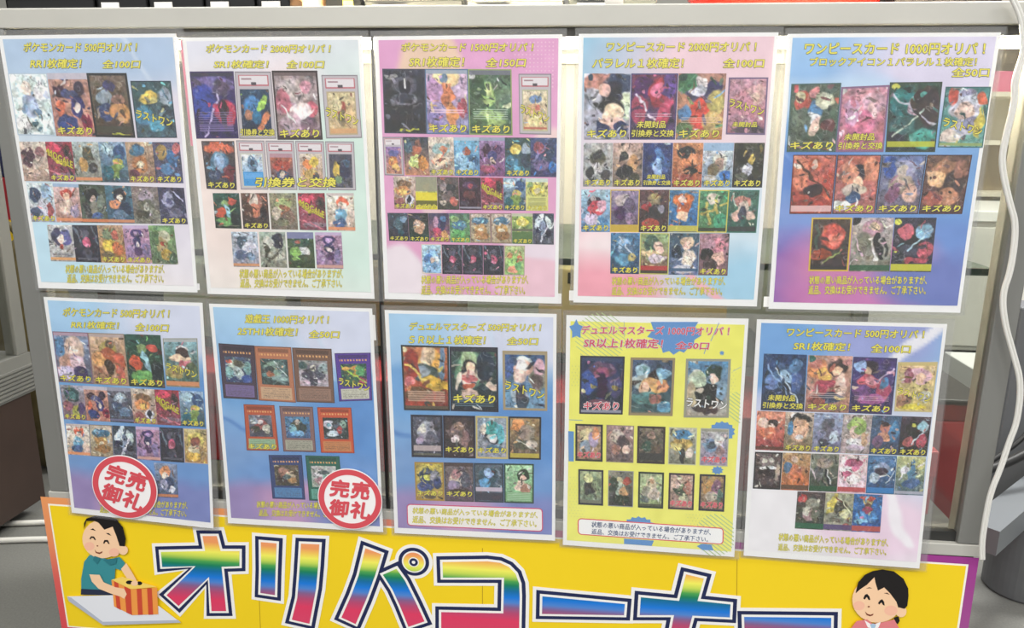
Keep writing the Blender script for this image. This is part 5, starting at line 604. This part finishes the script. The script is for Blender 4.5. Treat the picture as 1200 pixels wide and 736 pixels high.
cbox('kick_plinth', CX0 + .03, CX1 - .03, .03, CD - .03, 0, .03, mat('black_plinth', '1c1c1c', 0.6))
cbox('front_glass', CX0 + .026, CX1 - .026, .005, .010, ZB + .02, ZT - .001, M_GLASS)
cbox('side_glass', CX0 + .008, CX0 + .012, .03, CD - .03, ZB + .016, ZT, M_GLASS)
cbox('side_glass', CX1 - .012, CX1 - .008, .03, CD - .03, ZB + .016, ZT, M_GLASS)
for k in range(2):
    cbox('sliding_door', CX0 + .027 + k * .57, CX0 + .027 + k * .57 + .573, CD - .022 + k * .006, CD - .018 + k * .006, ZB + .016, ZT, mat('smoked_back_door', '8c8c8c', 0.35))
cbox('shelf', CX0 + .03, CX1 - .0135, .035, CD - .04, .684, .690, clear_mat('green_edged_glass', 'd0dad4', 0.15, 0.14, '5c6460', 0.5))
cbox('shelf_edge', CX0 + .03, CX1 - .0135, .030, .035, .683, .691, mat('dark_green_glass_edge', '2c3a36', 0.2))
cbox('top_glass', CX0 + .03, CX1 - .03, .03, CD - .03, .9655, .9720, M_GLASS)
cbox('deck', CX0 + .012, CX1 - .012, .03, CD - .03, ZB + .0155, ZB + .02, mat('grey_deck', '6c6c6a', 0.6))
cbox('light_tube', CX0 + .03, CX1 - .03, .018, .026, ZT - .020, ZT - .011, mat('warm_light_tube', 'fff0d0', 0.4, emit=320.0))
cbox('front_seam', -.112, -.109, .0035, .0125, ZB + .02, ZT, mat('glass_seam', '202022', 0.4))

# stock inside the showcase: red cartons along the deck, boxes above
for k, (x, w, h, y, c, lab) in enumerate((
        (-.49, .25, .134, .11, 'd02c3c', 'red carton in the showcase seen between the two posters with sold out stickers'),
        (-.22, .19, .136, .10, 'd85064', 'red carton in the showcase seen right of the framed-card poster'),
        (.03, .17, .115, .10, 'c03444', 'red carton in the showcase seen left of the yellow poster'),
        (.26, .19, .105, .10, 'b03c44', 'red carton in the showcase seen right of the yellow poster'),
        (.475, .11, .085, .06, 'c83c40', 'bright red carton low in the showcase beside the right post'))):
    m = mat('red_carton_' + c, c, 0.45, noise=0.08, scale=30)
    root = thing('red_carton', lab, 'carton', (x + w / 2, y + .09, ZB + .02), 'red cartons on the showcase deck')
    o = box('carton_body', -w / 2, w / 2, -.09, .09, 0, h, m, root, bev=.002)
    o = box('carton_lid', -w / 2 - .002, w / 2 + .002, -.092, .092, h * .62, h + .003, m, root, bev=.002)
SHELF_Z = .516
cbox('shelf', CX0 + .03, CX1 - .2, .185, CD - .05, SHELF_Z, SHELF_Z + .005, MATS['green_edged_glass'])
for x, w, h, y, c, lab in (
        (-.56 + .04, .20, .118, .22, '9a9a98', 'grey box on the lower showcase shelf behind the left poster'),
        (-.29,   .24, .124, .20, '7c6c60', 'brown box on the lower showcase shelf behind the cream poster'),
        (.07, .27, .128, .20, 'b09c7c', 'long tan box with black marks seen between the pink-blue and the yellow posters')):
    root = thing('stock_box', lab, 'box', (x + w / 2, y + .05, SHELF_Z + .0056), 'boxes on the lower showcase shelf')
    box('box_body', -w / 2, w / 2, -.05, .05, 0, h, mat('card_' + c, c, 0.6, noise=0.1, scale=20), root, bev=.002)
    bm = bmesh.new()
    for k in range(9):
        xx = -w / 2 + .015 + k * (w - .03) / 9
        add_box(bm, xx, xx + (.004 if k % 3 else .012), -.0508, -.0500, h - .022, h - .006)
    bm_obj('printed_marks', bm, mat('black_marks', '2c2824', 0.6), root)

# ------------------------------------------------------------------ long yellow banner on the base
BQ = np.array([(-.588, .353), (.619, .345), (.6225, .141), (-.5855, .143)])
BY = -.0042
ban = thing('paper_banner', 'long yellow paper banner with rainbow lettering across the showcase base', 'banner', (.02, BY, .141))
bo = np.array((.02, 0, .141))
def bpt(xz, lift):
    return [(x - bo[0], -lift, z - bo[2]) for x, z in xz]
nx, ny = 120, 24
a, b = np.meshgrid(np.linspace(0, 1, nx + 1), np.linspace(0, 1, ny + 1))
P = lerp4(BQ, a, b).reshape(-1, 2)
A = np.zeros((ny + 1, nx + 1, 3))
A[:] = np.array(rgb('e8965c'))
def ramp(stops, t):
    xs = [s[0] for s in stops]; cs = np.array([rgb(s[1]) for s in stops])
    return np.stack([np.interp(t, xs, cs[:, i]) for i in range(3)], -1)
left = ramp([(0, 'e89a62'), (.35, 'e48a60'), (.6, 'd8605a'), (1, 'd84c54')], b)
right = ramp([(0, '9a3c8a'), (1, 'a86496')], b)
A = left * (1 - np.clip((a - .3) / .4, 0, 1))[..., None] + right * np.clip((a - .3) / .4, 0, 1)[..., None]
me = fast_mesh('printed_border', np.array(bpt(P, 0)), grid_faces(nx, ny))
at = me.color_attributes.new('Col', 'FLOAT_COLOR', 'POINT')
cc = np.ones((len(P), 4), np.float32); cc[:, :3] = s2l(A).reshape(-1, 3); at.data.foreach_set('color', cc.ravel())
o = link('printed_border', me, M_INK, ban)
def inset(d):
    w, h = 1.207, .208
    return [tuple(lerp4(BQ, x, y)) for x, y in ((d / w, d / h), (1 - d / w * 1.15, d / h), (1 - d / w * 1.15, 1 - d / h), (d / w, 1 - d / h))]
mesh('white_line', bpt(inset(.0095), .0003), [(0, 1, 2, 3)], mat('banner_white', 'f4f0e4', 0.5), ban)
yel = mat('banner_yellow', 'f2d01c', 0.5, noise=0.03, scale=5)
mesh('yellow_field', bpt(inset(.0118), .0006), [(0, 1, 2, 3)], yel, ban)
box('paper_backing', -.603, .598, .0001, .0006, .004, .203, mat('white_paper'), ban)
for (p, q) in SEAMS:
    o = mesh('sheet_seam', bpt([(p[0] - .0005, p[1]), (p[0] + .0005, p[1]), (q[0] + .0005, max(q[1], .145)), (q[0] - .0005, max(q[1], .145))], .0007), [(0, 1, 2, 3)], mat('seam_dark_yellow', 'b89414', 0.6), ban)  # thin darker yellow line where two banner sheets meet

def offset(poly, d):
    """polygon grown outwards by d with mitred corners"""
    p = np.array(poly); n = len(p)
    area = 0.5 * np.sum(p[:, 0] * np.roll(p[:, 1], -1) - np.roll(p[:, 0], -1) * p[:, 1])
    s = 1 if area > 0 else -1
    out = []
    for i in range(n):
        e0 = p[i] - p[i - 1]; e1 = p[(i + 1) % n] - p[i]
        n0 = s * np.array((e0[1], -e0[0])) / np.hypot(*e0); n1 = s * np.array((e1[1], -e1[0])) / np.hypot(*e1)
        k = 1 + n0 @ n1
        mv = (n0 + n1) / max(k, .45)
        out.append(tuple(p[i] + mv * d))
    return out
def rainbow(name, z0, z1):
    m = bpy.data.materials.new(name); m.use_nodes = True
    nt = m.node_tree
    g = nt.nodes.new('ShaderNodeTexCoord'); sx = nt.nodes.new('ShaderNodeSeparateXYZ')
    mr = nt.nodes.new('ShaderNodeMapRange'); mr.inputs['From Min'].default_value = z1; mr.inputs['From Max'].default_value = z0
    rp = nt.nodes.new('ShaderNodeValToRGB')
    st = [(0, 'ee9a68'), (.07, 'ee9a60'), (.13, 'f4c85a'), (.19, 'f4ee60'), (.25, 'c8dc58'), (.31, '4ca450'), (.36, '10805a'), (.43, '0a6ca0'), (.51, '1278d8'), (.57, '4c84d0'), (.63, '84608e'), (.70, 'b44a72'), (.80, 'dc3c62'), (1, 'd84468')]
    e = rp.color_ramp.elements
    e[0].position, e[0].color = 0, lrgb(st[0][1]); e[1].position, e[1].color = 1, lrgb(st[-1][1])
    for t, c in st[1:-1]:
        x = e.new(t); x.color = lrgb(c)
    nt.links.new(g.outputs['Object'], sx.inputs[0]); nt.links.new(sx.outputs['Z'], mr.inputs['Value'])
    nt.links.new(mr.outputs[0], rp.inputs[0]); nt.links.new(rp.outputs[0], nt.nodes['Principled BSDF'].inputs['Base Color'])
    return m
L_WHITE = mat('letter_white', 'f2f0ec', 0.5); L_NAVY = mat('letter_navy', '1c2650', 0.5)
def circle(c, r, n=40):
    return [(c[0] + r * math.cos(2 * math.pi * k / n), c[1] + r * math.sin(2 * math.pi * k / n)) for k in range(n)]
RAINBOW = rainbow('rainbow_print', .19 - .141, .31 - .141)
def tri(poly):
    bm = bmesh.new()
    vs = [bm.verts.new((x, 0, z)) for x, z in poly]
    f = bm.faces.new(vs); f.normal_update()
    bmesh.ops.triangulate(bm, faces=[f])
    bm.verts.index_update()
    fs = [tuple(v.index for v in f.verts) for f in bm.faces]
    bm.free()
    return fs
STEP = [0]
def layer(name, polys, lift, m, parent):
    V = []; F = []
    for p in polys:
        STEP[0] += 1
        t = tri(p); b = len(V); V.extend(bpt(p, lift + (STEP[0] % 40) * 6e-6)); F.extend([tuple(b + i for i in f) for f in t])
    return mesh(name, V, F, m, parent)
for nm, polys, circ in LETTERS:
    cir = []
    if circ:
        r = math.hypot(circ[0][0] - circ[1][0], circ[0][1] - circ[1][1])
        cir = [(circ[0], r)]
    clip = lambda ps: [[(x, max(z, .1445)) for x, z in p] for p in ps]
    base = layer(nm, clip([offset(p, .0126) for p in polys]) + [circle(c, r * 1.50) for c, r in cir], .0010, L_WHITE, ban)
    layer('navy_outline', clip([offset(p, .0081) for p in polys]) + [circle(c, r * 1.22) for c, r in cir], .0013, L_NAVY, base)
    layer('white_inline', clip([offset(p, .0032) for p in polys]) + [circle(c, r * .94) for c, r in cir], .0016, L_WHITE, base)
    layer('rainbow_fill', clip(polys) + [circle(c, r * .82) for c, r in cir], .0019, RAINBOW, base)
    for c, r in cir:
        layer('ring_hole', [circle(c, r * .42)], .0021, L_WHITE, base)
        layer('ring_hole', [circle(c, r * .34)], .0023, L_NAVY, base)
        layer('ring_hole', [circle(c, r * .14)], .0025, L_WHITE, base)
DC = dict(shirt='3a8c94', navy='283048', skin='f6cda6', blush='f4bca0', black='181414', brown='7c3c28', dteal='2c7680', table='e4e6ec', tedge='b4bac8',
          boxtop='f6d468', orange='f09c48', red='cc4a34', pink='e08084', white='f6f2f0', pale='a8c4dc', lash='5c4030')
def drawing(name, shapes):
    V = []; F = []; I = []; ms = []; names = []
    for k, (c, p) in enumerate(shapes):
        if c not in names:
            names.append(c); ms.append(mat('ink_' + c, DC[c], 0.5))
        t = tri([(x, max(z, .1445)) for x, z in p]); b = len(V)
        V.extend(bpt([(x, max(z, .1445)) for x, z in p], .0028 + k * .00006)); F.extend([tuple(b + i for i in f) for f in t]); I.extend([names.index(c)] * len(t))
    return mesh(name, V, F, ms, ban, I)
drawing('boy_drawing', BOY)
drawing('girl_drawing', GIRL)

# ------------------------------------------------------------------ white cord hanging over the right post
cr = thing('power_cable', 'white twin power cable hanging down in front of the right post', 'cable', CORD[-1])
for s in (-1, 1):
    o = tube('cord_strand', [(x + s * .0016, y - .002, z) for x, y, z in CORD], .0019, mat('white_pvc', 'dcdad4', 0.4), cr); rehome(o)

# ------------------------------------------------------------------ things on top of the showcase
TZ = .9725
for k, (xa, xb) in enumerate(((-.566, -.453), (-.450, -.387), (-.384, -.318), (-.315, -.256), (-.253, -.214))):
    lab = ('long black card tray at the left end of the showcase top', 'black card tray with white tag, right of the long untagged one', 'third black card tray from the left end of the showcase top',
           'fourth black card tray from the left end of the showcase top', 'narrow black card tray on the showcase top beside the tan pouch')[k]
    w = (xb - xa) / 2
    root = thing('card_tray', lab, 'tray', ((xa + xb) / 2, .075, TZ), 'black card trays on the showcase top')
    bm = bmesh.new()
    h = .0168
    add_box(bm, -w, w, -.045, -.043, 0, h); add_box(bm, -w, w, .043, .045, 0, h)
    add_box(bm, -w, -w + .002, -.045, .045, 0, h); add_box(bm, w - .002, w, -.045, .045, 0, h); add_box(bm, -w, w, -.045, .045, 0, .003)
    bm_obj('tray_body', bm, mat('black_plastic', '161616', 0.35), root)
    bm = bmesh.new(); add_box(bm, -w - .0004, w + .0004, -.0462, -.0448, h - .0022, h - .0008)
    bm_obj('tray_lip', bm, mat('grey_lip', '5c6466', 0.3), root)
    if k:
        box('price_tag', -w + .006, -w + .028, -.0468, -.0455, .003, .0105, mat('tag_white', 'eeeae4', 0.6), root)
root = thing('tan_pouch', 'small tan pouch standing on the showcase top beside the black trays', 'pouch', (-.205, .09, TZ))
bm = bmesh.new(); add_box(bm, -.017, .012, -.02, .02, 0, .05, .006); bm_obj('pouch_body', bm, mat('tan_leather', 'c8966c', 0.6), root)
box('zip', -.016, .011, -.0208, -.0198, .036, .039, mat('brown_zip', '6c4a34'), root)
root = thing('label_stand', 'small black stand with a yellow label on the showcase top', 'stand', (-.165, .08, TZ))
box('stand_body', -.022, .022, -.004, .03, 0, .036, mat('black_plastic'), root, bev=.001)
box('yellow_label', 0, .012, -.0052, -.004, .010, .0185, mat('yellow_label', 'd8d050', 0.5), root)
for k, (x, w, h, c, lab) in enumerate(((-.075, .115, .024, '50504e', 'grey plastic case on the showcase top beside the yellow label'),
                                    (.045, .11, .022, '70706c', 'pale grey plastic case in the middle of the showcase top'),
                                    (.157, .10, .025, '444644', 'dark grey plastic case on the showcase top left of the red tray'))):
    root = thing('plastic_case', lab, 'case', (x, .095, TZ), 'grey cases on the showcase top')
    box('case_body', -w / 2, w / 2, -.04, .04, 0, h * .6, mat('case_' + c, c, 0.25), root, bev=.001)
    box('case_lid', -w / 2 - .001, w / 2 + .001, -.041, .041, h * .6, h, mat('case_lid_' + c, c, 0.15, noise=.2, scale=60), root, bev=.001)
    box('paper_slip', -w / 2 + .01, -w / 2 + .05, -.0418, -.0408, .003, h * .42, mat('tag_grey', 'a8a8a4', 0.5), root)
root = thing('white_tape_roll', 'small white paper roll on the showcase top in front of a grey case', 'paper roll', (.158, .035, TZ))
bm = bmesh.new(); bmesh.ops.create_cone(bm, cap_ends=True, segments=32, radius1=.0125, radius2=.0125, depth=.02, matrix=Matrix.Translation((0, -.002, .0125)) @ Matrix.Rotation(math.pi / 2, 4, 'Y'))
bm_obj('roll_body', bm, mat('tag_white'), root)
root = thing('red_tray', 'glossy red round-sided tray on the showcase top', 'tray', (.37, .16, TZ))
bm = bmesh.new()
n = 48; ring = []
for (r, z) in ((.09, 0), (.105, .012), (.118, .035), (.122, .055), (.118, .055), (.112, .035), (.088, .006)):
    ring.append([bm.verts.new((r * math.cos(2 * math.pi * k / n), .9 * r * math.sin(2 * math.pi * k / n), z)) for k in range(n)])
for a_, b_ in zip(ring, ring[1:]):
    for k in range(n):
        bm.faces.new((a_[k], a_[(k + 1) % n], b_[(k + 1) % n], b_[k]))
bm.faces.new(ring[-1]); bm.faces.new(ring[0][::-1])
bm_obj('tray_bowl', bm, mat('red_lacquer', '9c1a14', 0.12), root, smooth=True)
root = thing('dark_storage_box', 'dark brown storage box at the right end of the showcase top', 'box', (.545, .2, TZ))
box('box_body', -.055, .065, -.08, .08, 0, .07, mat('dark_box', '2c2420', 0.5), root, bev=.002)
box('box_lid', -.057, .067, -.082, .082, .055, .072, mat('dark_box'), root, bev=.002)

# ------------------------------------------------------------------ second showcase at the left, seen from its side
lx = -1.055
sc2 = thing('side_showcase', 'second showcase with dark brown base and ribbed strip, at the far left', 'showcase', (lx - .3, .1, 0))
def sbox(name, *a, **k):
    return rehome(box(name, *a, parent=sc2, **k))
sbox('base_panel', lx - .6, lx, -.9, .565, .035, .285, brown, bev=.002)
bm = bmesh.new(); add_box(bm, lx - .6, lx + .004, -.9, .575, .285, .372)
for k in range(7):
    add_box(bm, lx + .003, lx + .008, -.9, .577, .291 + k * .0085, .2955 + k * .0085)
rehome(bm_obj('ribbed_strip', bm, alu2, sc2))
for y0 in (.545, -.9):
    sbox('corner_post', lx - .028, lx, y0, y0 + .03, .372, 1.0, alu2, bev=.002)
    sbox('corner_post', lx - .6, lx - .572, y0, y0 + .03, .372, 1.0, alu2, bev=.002)
sbox('side_glass', lx - .012, lx - .007, -.87, .545, .372, 1.0, M_GLASS)
sbox('top_rail', lx - .6, lx + .002, -.9, .577, 1.0, 1.03, alu, bev=.002)
sbox('inner_back', lx - .58, lx - .57, -.87, .545, .372, 1.0, mat('grey_inner_panel', '6a6a6c', 0.5))
for x, y in ((lx - .06, .5), (lx - .06, -.8), (lx - .54, .5), (lx - .54, -.8)):
    rehome(cyl('foot', (x, y, 0), .018, .018, .036, mat('black_plinth'), sc2, 20))
for pts, r, lab in (([(-1.5, .42, .006), (-1.2, .47, .006), (-1.05, .50, .006), (-.95, .52, .006), (-.80, .50, .006), (-.5, .48, .006)], .006, 'white floor cable nearer the wall, running under the left showcase'),
                    ([(-1.5, .36, .006), (-1.2, .40, .006), (-1.06, .425, .006), (-.96, .445, .006), (-.80, .45, .006), (-.5, .47, .006)], .006, 'white floor cable nearer the camera, crossing beside the banner corner')):
    tag(tube('floor_cable', pts, r, mat('white_pvc')), lab, 'cable', 'white cables on the floor')
# stack behind the left showcase
root = thing('snack_package', 'red and yellow package with white script behind the left showcase', 'package', (-1.33, .95, 0))
box('package_body', -.16, .16, 0, .09, .50, .72, mat('package_red', 'b42430', 0.35), root, bev=.004)
box('top_flap', -.16, .16, -.001, .089, .72, .90, mat('package_navy', '20264c', 0.35), root, bev=.004)
box('yellow_panel', -.158, .10, -.006, 0, .50, .61, mat('package_yellow', 'f0cc20', 0.35), root)
mesh('red_corner', [(.0, -.0065, .50), (.12, -.0065, .50), (.12, -.0065, .61)], [(0, 1, 2)], MATS['package_red'], root)
tube('white_script', [(-.02, -.003, .63), (.01, -.003, .68), (.03, -.003, .64), (.0, -.003, .63), (.02, -.003, .70), (.05, -.003, .66)], .004, mat('tag_white'), root)
box('stand_shelf', -.2, .2, -.03, .12, .48, .50, mat('dark_shelf', '3a3630', 0.6), root)
for x in (-.18, .18):
    box('stand_leg', x - .015, x + .015, .03, .06, 0, .48, mat('dark_shelf'), root)
root = thing('olive_bag', 'olive cloth bag standing between the two showcases', 'bag', (-1.2, .78, 0))
bm = bmesh.new(); bmesh.ops.create_uvsphere(bm, u_segments=32, v_segments=20, radius=1.0)
for v in bm.verts:
    x, y, z = v.co
    s = 1 + .08 * math.sin(7 * x + 3 * z) * math.cos(5 * y)
    v.co = (x * .12 * s * (1 - .25 * z), y * .08 * s, .30 + z * .30 if z < .3 else .30 + z * .29)
for v in bm.verts:
    v.co.z = max(0, v.co.z)
bm_obj('bag_body', bm, mat('olive_cloth', '6c6244', 0.8, noise=.25, scale=18), root, smooth=True)
tube('bag_handle', [(-.04, -.03, .55), (-.03, -.05, .63), (.03, -.05, .63), (.04, -.03, .55)], .008, mat('olive_cloth'), root)

# ------------------------------------------------------------------ right side, beyond the case
st = thing('steel_stand', 'grey steel stand with a thick round foot right of the showcase', 'stand', (.95, .50, 0))
grey_steel = mat('grey_steel', '7c8084', 0.4, 0.3); dark_steel = mat('dark_grey_foot', '5c5e60', 0.5, noise=.05, scale=30)
rehome(cyl('round_foot', (.985, .50, 0), .062, .062, .15, dark_steel, st))
bm = bmesh.new()
Lb = .75
mb = Matrix.Translation((.787 + .30, .300 + .30 + .02, .178)) @ Matrix.Rotation(math.atan2(.146, .147), 4, 'Z')
bmesh.ops.create_cube(bm, size=1, matrix=mb @ Matrix.Diagonal((Lb, .05, .045, 1)))
rehome(bm_obj('cross_beam', bm, grey_steel, st))
rehome(box('upright', 1.04, 1.14, .74, .82, .0, .50, mat('dark_upright', '64666a', 0.5), st, bev=.004))
for pts, r, lab in (([(.70, .56, .02), (.78, .55, .16), (.85, .47, .24), (.95, .51, .26), (1.08, .58, .31), (1.2, .66, .36)], .0085, 'thick black cable slanting up to the right behind the white cord'),
                    ([(.80, .52, .15), (.93, .56, .23), (1.0, .58, .28), (1.035, .60, .34), (1.03, .60, .42), (.99, .60, .46)], .005, 'thin black cable looping beside the grey upright')):
    tag(tube('black_cable', pts, r, mat('black_cable_rubber', '161616', 0.5)), lab, 'cable', 'black cables right of the showcase')
root = thing('service_counter', 'long pale grey counter with white worktop beyond the right end of the showcase', 'counter', (2.0, 2.2, 0))
box('counter_body', -.95, 1.0, -.18, .30, .06, .55, mat('cabinet_white', 'd6d4ca', 0.5, noise=.03, scale=4), root, bev=.004)
box('worktop', -.97, 1.02, -.2, .32, .55, .59, mat('worktop_white', 'f0f0ea', 0.4), root, bev=.004)
box('plinth', -.93, .98, -.14, .28, 0, .06, mat('black_plinth'), root)
for k in range(3):
    d = box('counter_door', -.93 + k * .64, -.93 + k * .64 + .62, -.192, -.18, .08, .53, mat('cabinet_white'), root, bev=.003)
    box('door_handle', -.36 + k * .64, -.345 + k * .64, -.21, -.192, .28, .40, grey_steel, d)
root = thing('white_carton', 'white carton on the floor behind the grey upright, right of the showcase', 'carton', (1.25, 1.1, 0))
box('carton_body', -.12, .10, -.1, .12, 0, .27, mat('carton_white', 'd8d8d4', 0.6), root, bev=.003)
box('carton_flap', -.12, .10, -.104, -.1, .18, .27, mat('carton_white'), root)
rk = thing('stock_rack', 'beige stock rack with pink goods behind the pale grey counter', 'rack', (2.0, 2.75, 0))
for z in (.60, .82, 1.02, 1.30):
    box('rack_shelf', -.75, 1.0, -.15, .2, z, z + .02, mat('rack_shelf_cream', 'd8d0bc', 0.6), rk, bev=.002)
for x in (-.75, .97):
    box('rack_upright', x, x + .03, -.15, -.12, 0, 1.5, mat('rack_post', '8c8c88', 0.4, .3), rk)
    box('rack_upright', x, x + .03, .17, .2, 0, 1.5, mat('rack_post'), rk)
box('rack_back', -.75, 1.0, .2, .21, .55, 1.5, mat('rack_panel', 'a8a294', 0.7), rk)
box('lower_panel', -.72, .97, .0, .02, .62, .82, mat('rack_lower_panel', '8c7c62', 0.7), rk)
box('middle_panel', -.72, .97, .05, .07, .84, 1.02, mat('rack_middle_panel', 'd0c8b4', 0.7), rk)
for k in range(4):
    tag(box('pink_package', 1.32 + k * .23, 1.32 + k * .23 + .2, 2.62, 2.76, 1.0405, 1.125, mat('pink_card', 'd86c8c', 0.5), bev=.003),
        ('pink package on the stock rack, leftmost of the four', 'pink package on the stock rack, second from the left of four', 'pink package on the stock rack, third from the left of four', 'pink package on the stock rack, rightmost of the four')[k], 'package', 'pink packages on the stock rack')
root = thing('dark_red_carton', 'tall dark red carton with a black lid just right of the showcase', 'carton', (.70, .33, 0))
box('carton_body', -.05, .045, -.07, .09, 0, .42, mat('dark_red_card', '8a3a3c', 0.45, noise=.1, scale=14), root, bev=.003)
box('carton_lid', -.052, .047, -.072, .092, .42, .455, mat('carton_black', '3a3634', 0.5), root, bev=.003)
